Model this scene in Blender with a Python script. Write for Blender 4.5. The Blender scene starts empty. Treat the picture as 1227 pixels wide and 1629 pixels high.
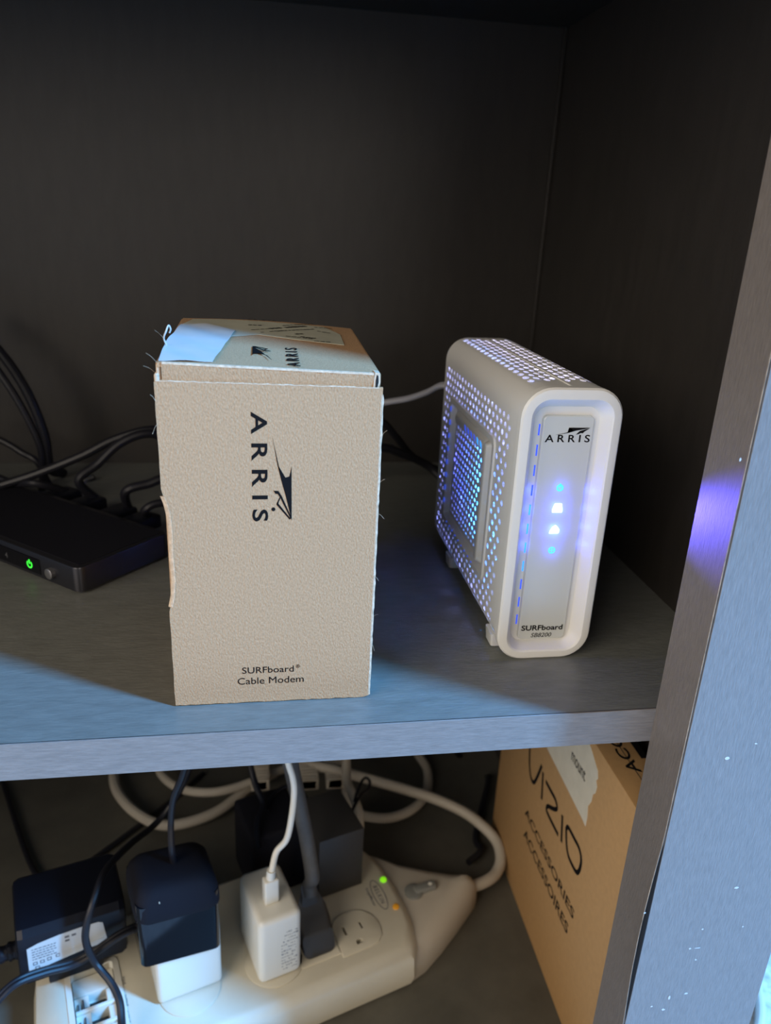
import bpy, bmesh, math, random
from mathutils import Vector, Matrix
random.seed(7)
C = bpy.context.scene
COL = C.collection
MM = 0.001
# ------------------------------------------------------------------ camera
F_PX = 1225.82
RX = Vector((0.987899, 0, 0)); 
_vx = Vector((7806.5, -94.5, F_PX)).normalized()
_vz = -Vector((-153.5, 3220.5, F_PX)).normalized()
_vy = _vz.cross(_vx)
if _vy.z < 0: _vy = -_vy
# rows _vx,_vy,_vz are the world axes seen in camera coordinates (x right, y down, z forward)
right = Vector((_vx.x, _vy.x, _vz.x)); down = Vector((_vx.y, _vy.y, _vz.y)); fwd = Vector((_vx.z, _vy.z, _vz.z))
CAM = Vector((0, -269, 200))
cd = bpy.data.cameras.new('camera'); cam = bpy.data.objects.new('camera', cd); COL.objects.link(cam)
m = Matrix((right, -down, -fwd)).transposed().to_4x4(); m.translation = CAM*MM
cam.matrix_world = m
cd.sensor_fit = 'VERTICAL'; cd.sensor_height = 36; cd.lens = 36*F_PX/1629
cd.clip_start = 0.01; cd.dof.use_dof = True; cd.dof.focus_distance = 0.335; cd.dof.aperture_fstop = 10.5
C.camera = cam
# ------------------------------------------------------------------ world, lights, exposure
C.view_settings.view_transform = 'Standard'; C.view_settings.look = 'None'
C.view_settings.gamma = 1; C.view_settings.exposure = 0.0; C.view_settings.use_curve_mapping = False
w = bpy.data.worlds.new('world'); C.world = w; w.use_nodes = True
w.node_tree.nodes['Background'].inputs[0].default_value = (1.0, 0.93, 0.84, 1)
w.node_tree.nodes['Background'].inputs[1].default_value = 0.17
def area(name, az, el, dist, sx, sy, power, color, target=(0, 50, 0)):
    l = bpy.data.lights.new(name, 'AREA'); l.shape = 'RECTANGLE'; l.size = sx; l.size_y = sy
    l.energy = power; l.color = color
    o = bpy.data.objects.new(name, l); COL.objects.link(o)
    d = Vector((math.sin(az)*math.cos(el), -math.cos(az)*math.cos(el), math.sin(el)))
    o.location = Vector(target)*MM + d*dist
    o.rotation_euler = d.to_track_quat('Z', 'Y').to_euler()
    return o
R = math.radians
area('window_light', R(62.5), R(39), 2.2, 0.22, 0.7, 160, (0.14, 0.46, 1.0), (0, 0, -40))
area('room_fill', R(-50), R(24), 1.6, 1.2, 0.9, 18.5, (1.0, 0.88, 0.74), (80, 0, 0))
area('room_light', R(13), R(12), 2.6, 0.7, 0.5, 7, (1.0, 0.90, 0.78), (0, 200, 100))
def lamp(name, loc, power, color, r=0.8, kind='POINT', aim=None, cone=None):
    l = bpy.data.lights.new(name, kind); l.energy = power; l.color = color
    l.shadow_soft_size = r*MM
    o = bpy.data.objects.new(name, l); COL.objects.link(o); o.location = Vector(loc)*MM
    if aim is not None:
        o.rotation_euler = (Vector(loc)-Vector(aim)).to_track_quat('Z', 'Y').to_euler()
        l.spot_size = cone; l.spot_blend = 1.0
    return o

# ------------------------------------------------------------------ helpers
def ray(u, v):
    d = Vector((u-613.5, v-814.5, F_PX))
    return Vector((_vx.dot(d), _vy.dot(d), _vz.dot(d)))
def at(u, v, ax, val):
    """the point (mm) where the sight line of pixel u,v meets the plane axis=val"""
    d = ray(u, v); t = (val-CAM[ax])/d[ax]; return CAM+d*t
SO = Vector((58.8, 124, 0)); ST = R(18)
MS = Matrix.Translation(SO) @ Matrix.Rotation(ST, 4, 'Z')       # power strip frame (s, t, z)
def S(s, t, z): return MS @ Vector((s, t, z))
def wl(o):
    v = Vector((0, 0, 0))
    while o: v += o.location; o = o.parent
    return v
def mat(name, col, rough=0.5, metal=0, spec=0.5, bump=0, bscale=200, var=0, vscale=40, stretch=(1, 1, 1), emit=None, es=0, trans=0, coat=0, sheen=0, specks=0, speckcol=(0.8, 0.85, 0.9)):
    m = bpy.data.materials.new(name); m.use_nodes = True; nt = m.node_tree; b = nt.nodes['Principled BSDF']
    b.inputs['Base Color'].default_value = (*col, 1); b.inputs['Roughness'].default_value = rough
    b.inputs['Metallic'].default_value = metal; b.inputs['Specular IOR Level'].default_value = spec
    b.inputs['Coat Weight'].default_value = coat; b.inputs['Coat Roughness'].default_value = 0.3
    b.inputs['Sheen Weight'].default_value = sheen
    if trans: b.inputs['Transmission Weight'].default_value = trans
    if emit: b.inputs['Emission Color'].default_value = (*emit, 1); b.inputs['Emission Strength'].default_value = es
    tc = nt.nodes.new('ShaderNodeTexCoord'); mp = nt.nodes.new('ShaderNodeMapping'); mp.inputs['Scale'].default_value = stretch
    nt.links.new(tc.outputs['Object'], mp.inputs['Vector'])
    if var:
        n = nt.nodes.new('ShaderNodeTexNoise'); n.inputs['Scale'].default_value = vscale; n.inputs['Detail'].default_value = 5
        n.inputs['Roughness'].default_value = 0.65
        nt.links.new(mp.outputs[0], n.inputs['Vector'])
        r = nt.nodes.new('ShaderNodeValToRGB'); r.color_ramp.elements[0].position = 0.3; r.color_ramp.elements[1].position = 0.7
        r.color_ramp.elements[0].color = (*[c*(1-var) for c in col], 1); r.color_ramp.elements[1].color = (*[min(1, c*(1+var)) for c in col], 1)
        nt.links.new(n.outputs['Fac'], r.inputs['Fac'])
        out = r.outputs[0]
        if specks:
            n3 = nt.nodes.new('ShaderNodeTexNoise'); n3.inputs['Scale'].default_value = specks; n3.inputs['Detail'].default_value = 2
            nt.links.new(tc.outputs['Object'], n3.inputs['Vector'])
            r3 = nt.nodes.new('ShaderNodeValToRGB'); r3.color_ramp.elements[0].position = 0.80; r3.color_ramp.elements[1].position = 0.82
            nt.links.new(n3.outputs['Fac'], r3.inputs['Fac'])
            mx = nt.nodes.new('ShaderNodeMixRGB'); mx.inputs[2].default_value = (*speckcol, 1)
            nt.links.new(r3.outputs[0], mx.inputs[0]); nt.links.new(out, mx.inputs[1]); out = mx.outputs[0]
        nt.links.new(out, b.inputs['Base Color'])
    if bump:
        n2 = nt.nodes.new('ShaderNodeTexNoise'); n2.inputs['Scale'].default_value = bscale; n2.inputs['Detail'].default_value = 4
        nt.links.new(mp.outputs[0], n2.inputs['Vector'])
        bp = nt.nodes.new('ShaderNodeBump'); bp.inputs['Strength'].default_value = bump; bp.inputs['Distance'].default_value = 0.0004
        nt.links.new(n2.outputs['Fac'], bp.inputs['Height']); nt.links.new(bp.outputs[0], b.inputs['Normal'])
    return m
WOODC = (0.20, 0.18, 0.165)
M = {}
M['wood_x'] = mat('wood_grain_across', WOODC, 0.42, bump=0.5, bscale=260, var=0.17, vscale=130, stretch=(1, 8, 8), coat=0.15, specks=150, speckcol=(.36, .38, .40))
M['wood_shelf'] = mat('wood_shelf_top', (0.155, 0.16, 0.145), 0.42, bump=0.5, bscale=200, var=0.16, vscale=60, stretch=(1, 4, 4), coat=0.15, specks=160, speckcol=(.36, .38, .36))
M['wood_z'] = mat('wood_grain_upright', WOODC, 0.42, bump=0.5, bscale=260, var=0.17, vscale=150, stretch=(8, 8, 1), coat=0.15, specks=130, speckcol=(.55, .6, .62))
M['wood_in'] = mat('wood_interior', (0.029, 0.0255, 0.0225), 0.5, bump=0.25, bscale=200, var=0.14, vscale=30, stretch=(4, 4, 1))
M['wood_low'] = mat('wood_lower_floor', (0.098, 0.092, 0.074), 0.5, bump=0.3, bscale=60, var=0.18, vscale=30)
M['wood_side'] = mat('wood_side_veneer', (0.18, 0.152, 0.128), 0.5, bump=0.4, bscale=260, var=0.17, vscale=150, stretch=(8, 8, 1))
M['raw'] = mat('raw_wood_edge', (0.42, 0.37, 0.31), 0.8, var=0.4, vscale=300)
M['kraft'] = mat('kraft_card', (0.46, 0.28, 0.15), 0.85, spec=0.2, bump=0.9, bscale=1700, var=0.20, vscale=1500, stretch=(1, 1, 0.6))
M['kraft_edge'] = mat('kraft_torn_edge', (0.60, 0.46, 0.32), 0.9, spec=0.2, bump=0.6, bscale=900, var=0.25, vscale=500)
M['kraft2'] = mat('plain_brown_card', (0.47, 0.275, 0.115), 0.7, spec=0.3, var=0.06, vscale=250)
M['ink'] = mat('black_ink', (0.008, 0.007, 0.007), 0.8, spec=0.08)
M['grey_ink'] = mat('grey_ink', (0.13, 0.13, 0.14), 0.7, spec=0.2)
M['label'] = mat('white_paper_label', (0.55, 0.56, 0.55), 0.45, var=0.05, vscale=60)
M['label_grey'] = mat('greyed_paper_label', (0.52, 0.51, 0.40), 0.4, var=0.12, vscale=60)
M['tape'] = mat('cream_tape', (0.70, 0.62, 0.46), 0.6, var=0.06, vscale=90)
M['white'] = mat('white_plastic', (0.74, 0.73, 0.70), 0.42, bump=0.1, bscale=1500)
M['whitein'] = mat('inner_white_plastic', (0.75, 0.75, 0.78), 0.6)
M['panel'] = mat('frosted_panel', (0.57, 0.585, 0.56), 0.25, coat=0.3)
M['cream'] = mat('cream_plastic', (0.60, 0.555, 0.44), 0.32, bump=0.12, bscale=900, var=0.04, vscale=30)
M['cream2'] = mat('taupe_plastic', (0.50, 0.45, 0.37), 0.35, bump=0.15, bscale=900)
M['ivory'] = mat('ivory_plastic', (0.72, 0.70, 0.62), 0.35)
M['cable_w'] = mat('ivory_cable', (0.50, 0.45, 0.37), 0.5)
M['cable_g'] = mat('grey_cable', (0.42, 0.42, 0.46), 0.45)
M['black'] = mat('black_plastic', (0.006, 0.007, 0.012), 0.42, spec=0.25)
M['black_m'] = mat('matte_black_plastic', (0.006, 0.006, 0.010), 0.8, spec=0.2, bump=0.3, bscale=1500)
M['black_gl'] = mat('glossy_black', (0.004, 0.004, 0.006), 0.08, spec=0.4)
M['brick'] = mat('charcoal_plastic', (0.030, 0.028, 0.026), 0.55, bump=0.2, bscale=1500)
M['cable_b'] = mat('black_cable', (0.010, 0.010, 0.014), 0.45, spec=0.35)
M['cable_cg'] = mat('charcoal_cable', (0.065, 0.063, 0.060), 0.6, var=0.15, vscale=200)
M['dark'] = mat('dark_cavity', (0.004, 0.004, 0.004), 0.9)
M['metal'] = mat('dark_grey_metal', (0.06, 0.06, 0.07), 0.3, metal=0.8)
M['metal_l'] = mat('satin_grey_metal', (0.22, 0.22, 0.23), 0.35, metal=0.7)
M['switch'] = mat('grey_switch', (0.20, 0.20, 0.18), 0.25, coat=0.4)
M['green'] = mat('green_light', (0.1, 0.6, 0.05), 0.3, emit=(0.02, 0.9, 0.05), es=1.3)
M['led_g'] = mat('green_lamp', (0.2, 0.6, 0.05), 0.3, emit=(0.22, 0.75, 0.0), es=0.75)
M['led_o'] = mat('amber_lamp', (0.55, 0.26, 0.03), 0.2, emit=(0.5, 0.2, 0.0), es=0.2)
M['icon_w'] = mat('bright_icon_light', (0.8, 0.9, 1), 0.3, emit=(0.65, 0.9, 1.0), es=2.2)
M['icon_c'] = mat('cyan_icon_light', (0.1, 0.5, 1), 0.3, emit=(0.05, 0.55, 1.0), es=0.9)
M['slit'] = mat('blue_light_leak', (0.05, 0.1, 0.8), 0.3, emit=(0.03, 0.10, 0.9), es=0.7)  # emission stands in for LED light leaking out of the slots
M['slit_c'] = mat('cyan_light_leak', (0.05, 0.3, 0.9), 0.3, emit=(0.03, 0.32, 1.0), es=1.1)  # same leaked light as emission, brighter and more cyan
M['board'] = mat('green_circuit_board', (0.05, 0.12, 0.10), 0.5)
M['carpet'] = mat('carpet_pile', (0.62, 0.64, 0.64), 0.95, bump=1.0, bscale=260, var=0.35, vscale=160)

def obj(name, bm, material, parent=None, smooth=True, angle=35, label=None, recalc=True):
    if recalc: bmesh.ops.recalc_face_normals(bm, faces=bm.faces[:])
    vs = [v.co for v in bm.verts]
    if parent is None:
        xs = [v.x for v in vs]; ys = [v.y for v in vs]; zs = [v.z for v in vs]
        org = Vector(((min(xs)+max(xs))/2, (min(ys)+max(ys))/2, min(zs)))
    else: org = wl(parent)/MM
    for v in bm.verts: v.co = (v.co-org)*MM
    me = bpy.data.meshes.new(name); 
    if smooth:
        for f in bm.faces: f.smooth = True
        for e in bm.edges:
            if len(e.link_faces) == 2 and e.calc_face_angle(0) > R(angle): e.smooth = False
    bm.to_mesh(me); bm.free()
    me.materials.append(material)
    o = bpy.data.objects.new(name, me); COL.objects.link(o)
    if parent is None: o.location = org*MM
    else: o.parent = parent
    if label: o['label'] = label
    return o
def thing(name, label, cat, loc, group=None):
    o = bpy.data.objects.new(name, None); COL.objects.link(o); o.empty_display_size = 0.01
    o.location = Vector(loc)*MM; o['label'] = label; o['category'] = cat
    if group: o['group'] = group
    return o
def tag(o, label, cat, group=None):
    o['label'] = label; o['category'] = cat
    if group: o['group'] = group
    return o
def rbox(bm, x, y, z, r=0, seg=3, Mx=None, only=None):
    b = bmesh.new(); bmesh.ops.create_cube(b, size=1)
    for v in b.verts: v.co = Vector(((x[0] if v.co.x < 0 else x[1]), (y[0] if v.co.y < 0 else y[1]), (z[0] if v.co.z < 0 else z[1])))
    if r:
        es = b.edges[:]
        if only is not None:
            es = [e for e in es if abs((e.verts[0].co-e.verts[1].co).normalized()[only]) > 0.9]
        bmesh.ops.bevel(b, geom=es, offset=r, segments=seg, profile=0.5, affect='EDGES')
    merge(bm, b, Mx)
def merge(bm, b, Mx=None):
    if Mx is not None: b.transform(Mx)
    mp = {}
    for v in b.verts: mp[v] = bm.verts.new(v.co)
    for f in b.faces: bm.faces.new([mp[v] for v in f.verts])
    b.free()
def prism(bm, pts, off):
    off = Vector(off); a = [bm.verts.new(p) for p in pts]; b = [bm.verts.new(Vector(p)+off) for p in pts]
    n = len(a)
    bm.faces.new(a); bm.faces.new(b[::-1])
    for i in range(n): bm.faces.new([a[i], b[i], b[(i+1) % n], a[(i+1) % n]])
def loft(bm, loops, cap0=True, cap1=True, closed=True):
    L = [[bm.verts.new(p) for p in l] for l in loops]; n = len(L[0])
    for a, b in zip(L, L[1:]):
        for i in range(n if closed else n-1):
            j = (i+1) % n
            bm.faces.new([a[i], a[j], b[j], b[i]])
    if cap0: bm.faces.new(L[0][::-1])
    if cap1: bm.faces.new(L[-1])
def rrect(x0, x1, z0, z1, r, n=6):
    out = []
    for cx, cz, a0 in ((x1-r, z1-r, 0), (x0+r, z1-r, 90), (x0+r, z0+r, 180), (x1-r, z0+r, 270)):
        for k in range(n+1):
            a = R(a0+90*k/n); out.append((cx+r*math.cos(a), cz+r*math.sin(a)))
    return out
def spline(pts, per=8, closed=False):
    P = [Vector(p) for p in pts]; out = []; n = len(P)
    rng = range(n if closed else n-1)
    for i in rng:
        p0 = P[(i-1) % n] if (closed or i > 0) else P[0]*2-P[1]
        p1 = P[i]; p2 = P[(i+1) % n]
        p3 = P[(i+2) % n] if (closed or i < n-2) else P[-1]*2-P[-2]
        for k in range(per):
            t = k/per
            out.append(0.5*((2*p1)+(p2-p0)*t+(2*p0-5*p1+4*p2-p3)*t*t+(3*p1-p0-3*p2+p3)*t**3))
    if not closed: out.append(P[-1])
    return out
def tube(bm, pts, r, n=10, ry=None, per=8, closed=False, smooth=True, radii=None, upv=(0, 0, 1)):
    pp = spline(pts, per, closed) if smooth else [Vector(p) for p in pts]
    rings = []; N = len(pp); prev = None
    for i, p in enumerate(pp):
        d = ((pp[(i+1) % N] if (closed or i < N-1) else p)-(pp[i-1] if (closed or i > 0) else p)).normalized()
        if prev is None:
            s = d.cross(Vector(upv)); 
            if s.length < 1e-3: s = d.cross(Vector((1, 0, 0)))
            s.normalize()
        else: s = (prev-d*prev.dot(d)).normalized()
        prev = s; q = d.cross(s)
        rr = r if radii is None else radii[min(len(radii)-1, int(i*len(radii)/N))]
        rings.append([p+s*rr*math.cos(2*math.pi*k/n)+q*(ry or rr)*math.sin(2*math.pi*k/n) for k in range(n)])
    if closed: rings.append(rings[0])
    loft(bm, rings, not closed, not closed)
    if closed: bmesh.ops.remove_doubles(bm, verts=bm.verts[:], dist=0.001)
def disc(bm, c, r, nrm, h, n=20, dome=0):
    nrm = Vector(nrm).normalized(); s = nrm.cross(Vector((0, 0, 1)))
    if s.length < 1e-3: s = Vector((1, 0, 0))
    s.normalize(); q = nrm.cross(s); c = Vector(c)
    def ring(rr, hh): return [c+nrm*hh+s*rr*math.cos(2*math.pi*k/n)+q*rr*math.sin(2*math.pi*k/n) for k in range(n)]
    L = [ring(r, 0), ring(r, h)]
    if dome:
        for t in (30, 60, 80): L.append(ring(r*math.cos(R(t)), h+dome*math.sin(R(t))))
    loft(bm, L)
FONT_CACHE = {}
def text_pts(s, spacing=1.0, shear=0, bold=0):
    cu = bpy.data.curves.new('t', 'FONT'); cu.body = s; cu.size = 1; cu.space_character = spacing; cu.shear = shear
    cu.resolution_u = 4; cu.offset = bold
    o = bpy.data.objects.new('t', cu); COL.objects.link(o)
    dg = bpy.context.evaluated_depsgraph_get(); me = bpy.data.meshes.new_from_object(o.evaluated_get(dg))
    vs = [tuple(v.co) for v in me.vertices]; fs = [tuple(p.vertices) for p in me.polygons]
    bpy.data.objects.remove(o); bpy.data.curves.remove(cu); bpy.data.meshes.remove(me)
    return vs, fs
def place(bm, vs, fs, org, rt, up, w_, h_, lift=0.12, bold=0):
    x0 = min(v[0] for v in vs); x1 = max(v[0] for v in vs); y0 = min(v[1] for v in vs); y1 = max(v[1] for v in vs)
    rt = Vector(rt).normalized(); up = Vector(up).normalized(); nn = rt.cross(up)
    b = bmesh.new()
    V = [b.verts.new(Vector(org)+rt*((v[0]-x0)/(x1-x0)*w_)+up*((v[1]-y0)/(y1-y0)*h_)+nn*lift) for v in vs]
    for f in fs:
        try: b.faces.new([V[i] for i in f])
        except ValueError: pass
    if bold:
        for v in b.verts: pass
    geo = bmesh.ops.extrude_face_region(b, geom=b.faces[:])
    for g in geo['geom']:
        if isinstance(g, bmesh.types.BMVert): g.co -= nn*(lift+0.04)
    merge(bm, b)
def word(name, s, org, rt, up, w_, h_, material, parent, spacing=1.0, lift=0.12, label=None, bold=0.004, shear=0):
    bm = bmesh.new(); vs, fs = text_pts(s, spacing, shear, bold); place(bm, vs, fs, org, rt, up, w_, h_, lift)
    return obj(name, bm, material, parent, smooth=False, recalc=False, label=label)
def perf(bm, fn, u0, u1, v0, v1, pu, pv, ru, rv, depth, nn=10, stagger=True):
    """sheet with round holes: fn(u,v,d) -> point, d = depth behind the face"""
    rows = max(1, round((v1-v0)/pv)); cols = max(1, round((u1-u0)/pu)); cu = (u1-u0)/cols; cv = (v1-v0)/rows
    def q(a): bm.faces.new([bm.verts.new(fn(*p, 0)) for p in a])
    for j in range(rows):
        va = v0+j*cv; vb = va+cv; vc = (va+vb)/2
        off = cu/2 if (stagger and j % 2) else 0
        if off: q([(u0, va), (u0+off, va), (u0+off, vb), (u0, vb)]); q([(u1-off, va), (u1, va), (u1, vb), (u1-off, vb)])
        for i in range(cols-(1 if off else 0)):
            ua = u0+off+i*cu; ub = ua+cu; uc = (ua+ub)/2
            ring = []; sq = []
            for k in range(12):
                a = 2*math.pi*k/12
                ring.append((uc+ru*math.cos(a), vc+rv*math.sin(a)))
            # square border points matched to the 12 ring points
            hx = cu/2; hv = cv/2
            sq = [(uc+hx, vc), (uc+hx, vc+hv), (uc+hx*.5, vc+hv), (uc, vc+hv), (uc-hx*.5, vc+hv), (uc-hx, vc+hv), (uc-hx, vc), (uc-hx, vc-hv), (uc-hx*.5, vc-hv), (uc, vc-hv), (uc+hx*.5, vc-hv), (uc+hx, vc-hv)]
            A = [bm.verts.new(fn(*p, 0)) for p in ring]; B = [bm.verts.new(fn(*p, 0)) for p in sq]; D = [bm.verts.new(fn(*p, depth)) for p in ring]
            for k in range(12):
                l = (k+1) % 12
                bm.faces.new([A[k], B[k], B[l], A[l]]); bm.faces.new([A[k], A[l], D[l], D[k]])
def boolean_cut(bm, cutter):
    """subtract cutter from bm, return a new bmesh"""
    ms = []
    for b in (bm, cutter):
        bmesh.ops.recalc_face_normals(b, faces=b.faces[:])
        me = bpy.data.meshes.new('x'); b.to_mesh(me); b.free(); o = bpy.data.objects.new('x', me); COL.objects.link(o); ms.append(o)
    md = ms[0].modifiers.new('b', 'BOOLEAN'); md.object = ms[1]; md.operation = 'DIFFERENCE'; md.solver = 'EXACT'
    md.use_self = True
    dg = bpy.context.evaluated_depsgraph_get(); me = bpy.data.meshes.new_from_object(ms[0].evaluated_get(dg))
    out = bmesh.new(); out.from_mesh(me)
    for o in ms:
        d = o.data; bpy.data.objects.remove(o); bpy.data.meshes.remove(d)
    bpy.data.meshes.remove(me)
    return out

# ------------------------------------------------------------------ setting: carpet
bm = bmesh.new(); rbox(bm, (-1600, 1900), (-1500, 1500), (-410, -400))
o = obj('floor', bm, M['carpet']); o['kind'] = 'structure'
bm = bmesh.new(); tube(bm, [(340, 60, -396), (375, 95, -395), (400, 125, -395), (420, 170, -396)], 4)
tag(obj('floor_cord', bm, M['ivory']), 'pale cord lying on the light carpet outside the cabinet', 'cord')

# ------------------------------------------------------------------ the cabinet
cab = thing('wooden_cabinet', 'dark stained wooden cabinet with an open shelf compartment above and another below', 'cabinet', (-100, 180, -400))
XL, XR, YB = -470, 228, 371
SX0, SX1, SY0, SY1 = 172.5, 243.5, -26, 0
bm = bmesh.new(); rbox(bm, (XL, XR), (0.6, YB), (-17, 0)); obj('shelf', bm, M['wood_shelf'], cab)
bm = bmesh.new(); rbox(bm, (XL, XR), (-0.2, 0.6), (-17.2, 0.15), 0.12, 1); obj('shelf_edging', bm, M['wood_x'], cab)
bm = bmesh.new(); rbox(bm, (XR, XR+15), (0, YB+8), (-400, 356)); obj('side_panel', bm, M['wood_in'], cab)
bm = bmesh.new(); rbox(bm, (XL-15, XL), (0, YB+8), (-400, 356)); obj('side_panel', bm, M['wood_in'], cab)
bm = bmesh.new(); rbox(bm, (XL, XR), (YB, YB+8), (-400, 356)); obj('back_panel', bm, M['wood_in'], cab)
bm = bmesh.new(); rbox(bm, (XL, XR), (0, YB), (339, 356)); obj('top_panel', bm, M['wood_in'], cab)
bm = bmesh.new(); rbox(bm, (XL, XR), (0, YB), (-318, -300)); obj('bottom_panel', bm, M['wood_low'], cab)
bm = bmesh.new(); rbox(bm, (XL, SX0), (-1, 0), (-400, -318)); obj('plinth', bm, M['wood_x'], cab)
# corner mouldings inside the back corners
bm = bmesh.new(); rbox(bm, (XR-3, XR), (YB-3, YB), (0, 339), 0.8, 2); obj('corner_strip', bm, M['wood_in'], cab)
bm = bmesh.new(); rbox(bm, (SX0, SX1), (SY0+1.0, SY1), (-400, 380), 0.3, 1); obj('stile', bm, M['wood_z'], cab)
bm = bmesh.new(); rbox(bm, (XL-15, XL+45), (SY0, SY1), (-400, 380), 0.3, 1); obj('stile', bm, M['wood_z'], cab)
bm = bmesh.new(); rbox(bm, (XL+45, SX0), (SY0, SY1), (339, 380), 0.3, 1); obj('top_rail', bm, M['wood_x'], cab)
# front veneer of the stile, and the lifted veneer of its inner side
bm = bmesh.new(); rbox(bm, (SX0+.9, SX1), (SY0+.3, SY0+1.0), (-400, 380), 0.1, 1); obj('front_veneer', bm, M['wood_z'], cab)
bm = bmesh.new()
rows = []
for k in range(0, 79):
    z = -400+k*10
    b = max(0, 1-((z+108)/62)**2)       # how far the free edge has lifted
    j = random.uniform(-.12, .12)*(1 if b > 0 or z < 60 else .3)
    yo = SY0+.5+j; xo = SX0-.25-1.9*b**1.4
    rows.append([Vector((SX0, SY1, z)), Vector((SX0-.12, SY0*.5, z)), Vector((xo, yo, z)), Vector((xo+.45, yo-.1, z)), Vector((SX0+.2, SY0*.5, z))])
loft(bm, rows, closed=True)
obj('side_veneer', bm, M['wood_side'], cab, label='thin side veneer lifted from the stile')
bm = bmesh.new(); rows = []
for k in range(0, 157):
    z = -400+k*5; b = max(0, 1-((z+108)/62)**2); xo = SX0-.25-1.9*b**1.4; j = random.uniform(0, .12)
    rows.append([Vector((xo, SY0+.45, z)), Vector((xo+.05+j, SY0+.12, z)), Vector((xo+.28, SY0+.45, z))])
loft(bm, rows); obj('raw_veneer_edge', bm, M['raw'], cab, label='pale raw wood showing along the veneer edge')
bm = bmesh.new(); 
prism(bm, [(SX0-.9, SY0+1.0, -145), (SX0+.5, SY0+.25, -165), (SX0+.95, SY0+.25, -108), (SX0+.5, SY0+.25, -52), (SX0-.9, SY0+1.0, -70)], (0, .04, 0)); obj('veneer_gap', bm, M['dark'], cab, smooth=False)

bm = bmesh.new()
for (u, v, a_, b_, t_) in [(1157, 1206, 1.6, .9, .5), (1172, 1412, 1.5, .7, .3), (1065, 1587, .7, 1.6, .2), (1055, 1606, 1.2, .7, 0), (1037, 1601, .8, .5, 0), (1118, 1478, .7, .5, 0), (1098, 1509, .9, .6, .2), (1182, 1474, .7, .4, 0), (1203, 1183, .8, .5, .4), (1026, 1452, .7, .5, 0), (1178, 731, .5, .9, .1), (1110, 1508, 2.2, .25, 0)]:
    p = at(u, v, 1, SY0+.25)
    prism(bm, [p+Vector((a_*math.cos(k*math.pi/4+t_)*random.uniform(.6, 1), 0, b_*math.sin(k*math.pi/4+t_)*random.uniform(.6, 1))) for k in range(8)], (0, -.12, 0))
o = obj('chipped_spot', bm, M['label'], cab, smooth=False); o['kind'] = 'stuff'
bm = bmesh.new(); rbox(bm, (XL, XR), (.6, .95), (0.0, 0.06)); obj('edging_seam', bm, M['ink'], cab, smooth=False)
# ------------------------------------------------------------------ carton of the modem
box = thing('modem_carton', 'tall kraft cardboard box with torn edges, standing on the shelf left of the white modem', 'box', (3, 72, 0))
def ztop(x, y):
    u = (x+38)/82; v = (y-21)/104
    return (147.6*(1-u)+144.6*u)*(1-v)+(150.5*(1-u)+147.5*u)*v + 1.2*math.sin(math.pi*u)*v
bm = bmesh.new(); rbox(bm, (-38.3, 44.3), (21.5, 124), (0, 140), .8, 2); obj('carton_body', bm, M['kraft'], box)
random.seed(3)
pts = []
def jag(a, b, n, amp):
    out = []
    for k in range(n):
        t = k/n; p = Vector(a).lerp(Vector(b), t); out.append(p+Vector((random.uniform(-amp, amp), 0, random.uniform(-amp, amp))))
    return out
pts += jag((-38.6, 20, .6), (44.4, 20, -.0+.4), 40, .18)
pts += jag((44.9, 20, 1), (45.4, 20, 139.0), 40, .10)
pts += jag((45.2, 20, 139.6), (-38.9, 20, 141.2), 46, .28)
pts += jag((-39.4, 20, 140.6), (-39.2, 20, 96), 14, .12)
pts += [Vector(p) for p in [(-38.2, 20, 94.5), (-37.0, 20, 91), (-36.2, 20, 86), (-35.9, 20, 80), (-36.1, 20, 72), (-36.3, 20, 66), (-36.0, 20, 60), (-36.6, 20, 53), (-37.6, 20, 49), (-38.6, 20, 47.4)]]
pts += jag((-38.9, 20, 46), (-38.8, 20, 4), 12, .10)
for p in pts: p.z = max(p.z, 0.1)
bm = bmesh.new(); prism(bm, pts, (0, 1.5, 0)); obj('front_panel', bm, M['kraft'], box, smooth=False)
# right hand flute edge, whitish and torn
bm = bmesh.new(); pr = jag((44.6, 19.95, 1.5), (45.0, 19.95, 139), 60, .12)
L = [[p, p+Vector((.8+random.uniform(0, .25), .2, 0)), p+Vector((.8, 1.9, 0)), p+Vector((0, 1.9, 0))] for p in pr]
loft(bm, L); obj('panel_edge', bm, M['kraft_edge'], box, label='pale frayed right edge of the front panel')
bm = bmesh.new(); L = [[p, p+Vector((0, .1, .22+random.uniform(0, .2))), p+Vector((0, 1.7, .15)), p+Vector((0, 1.7, -.2))] for p in jag((-38.9, 19.93, 140.9), (45.4, 19.93, 139.3), 60, .13)]
loft(bm, L); obj('panel_edge', bm, M['kraft_edge'], box, label='pale frayed top edge of the front panel')
bm = bmesh.new(); L = []
for p in [(-38.9, 96), (-37.9, 93), (-37, 88), (-36.7, 80), (-36.9, 70), (-36.6, 60), (-37.2, 53), (-38.3, 48)]:
    L.append([Vector((p[0]-1.0, 20.8, p[1])), Vector((p[0]-.4, 20.2, p[1])), Vector((p[0]+.9, 19.85, p[1])), Vector((p[0]+.6, 21.3, p[1]))])
loft(bm, L); obj('torn_edge', bm, M['kraft_edge'], box, label='pale torn layer on the left edge')
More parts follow.
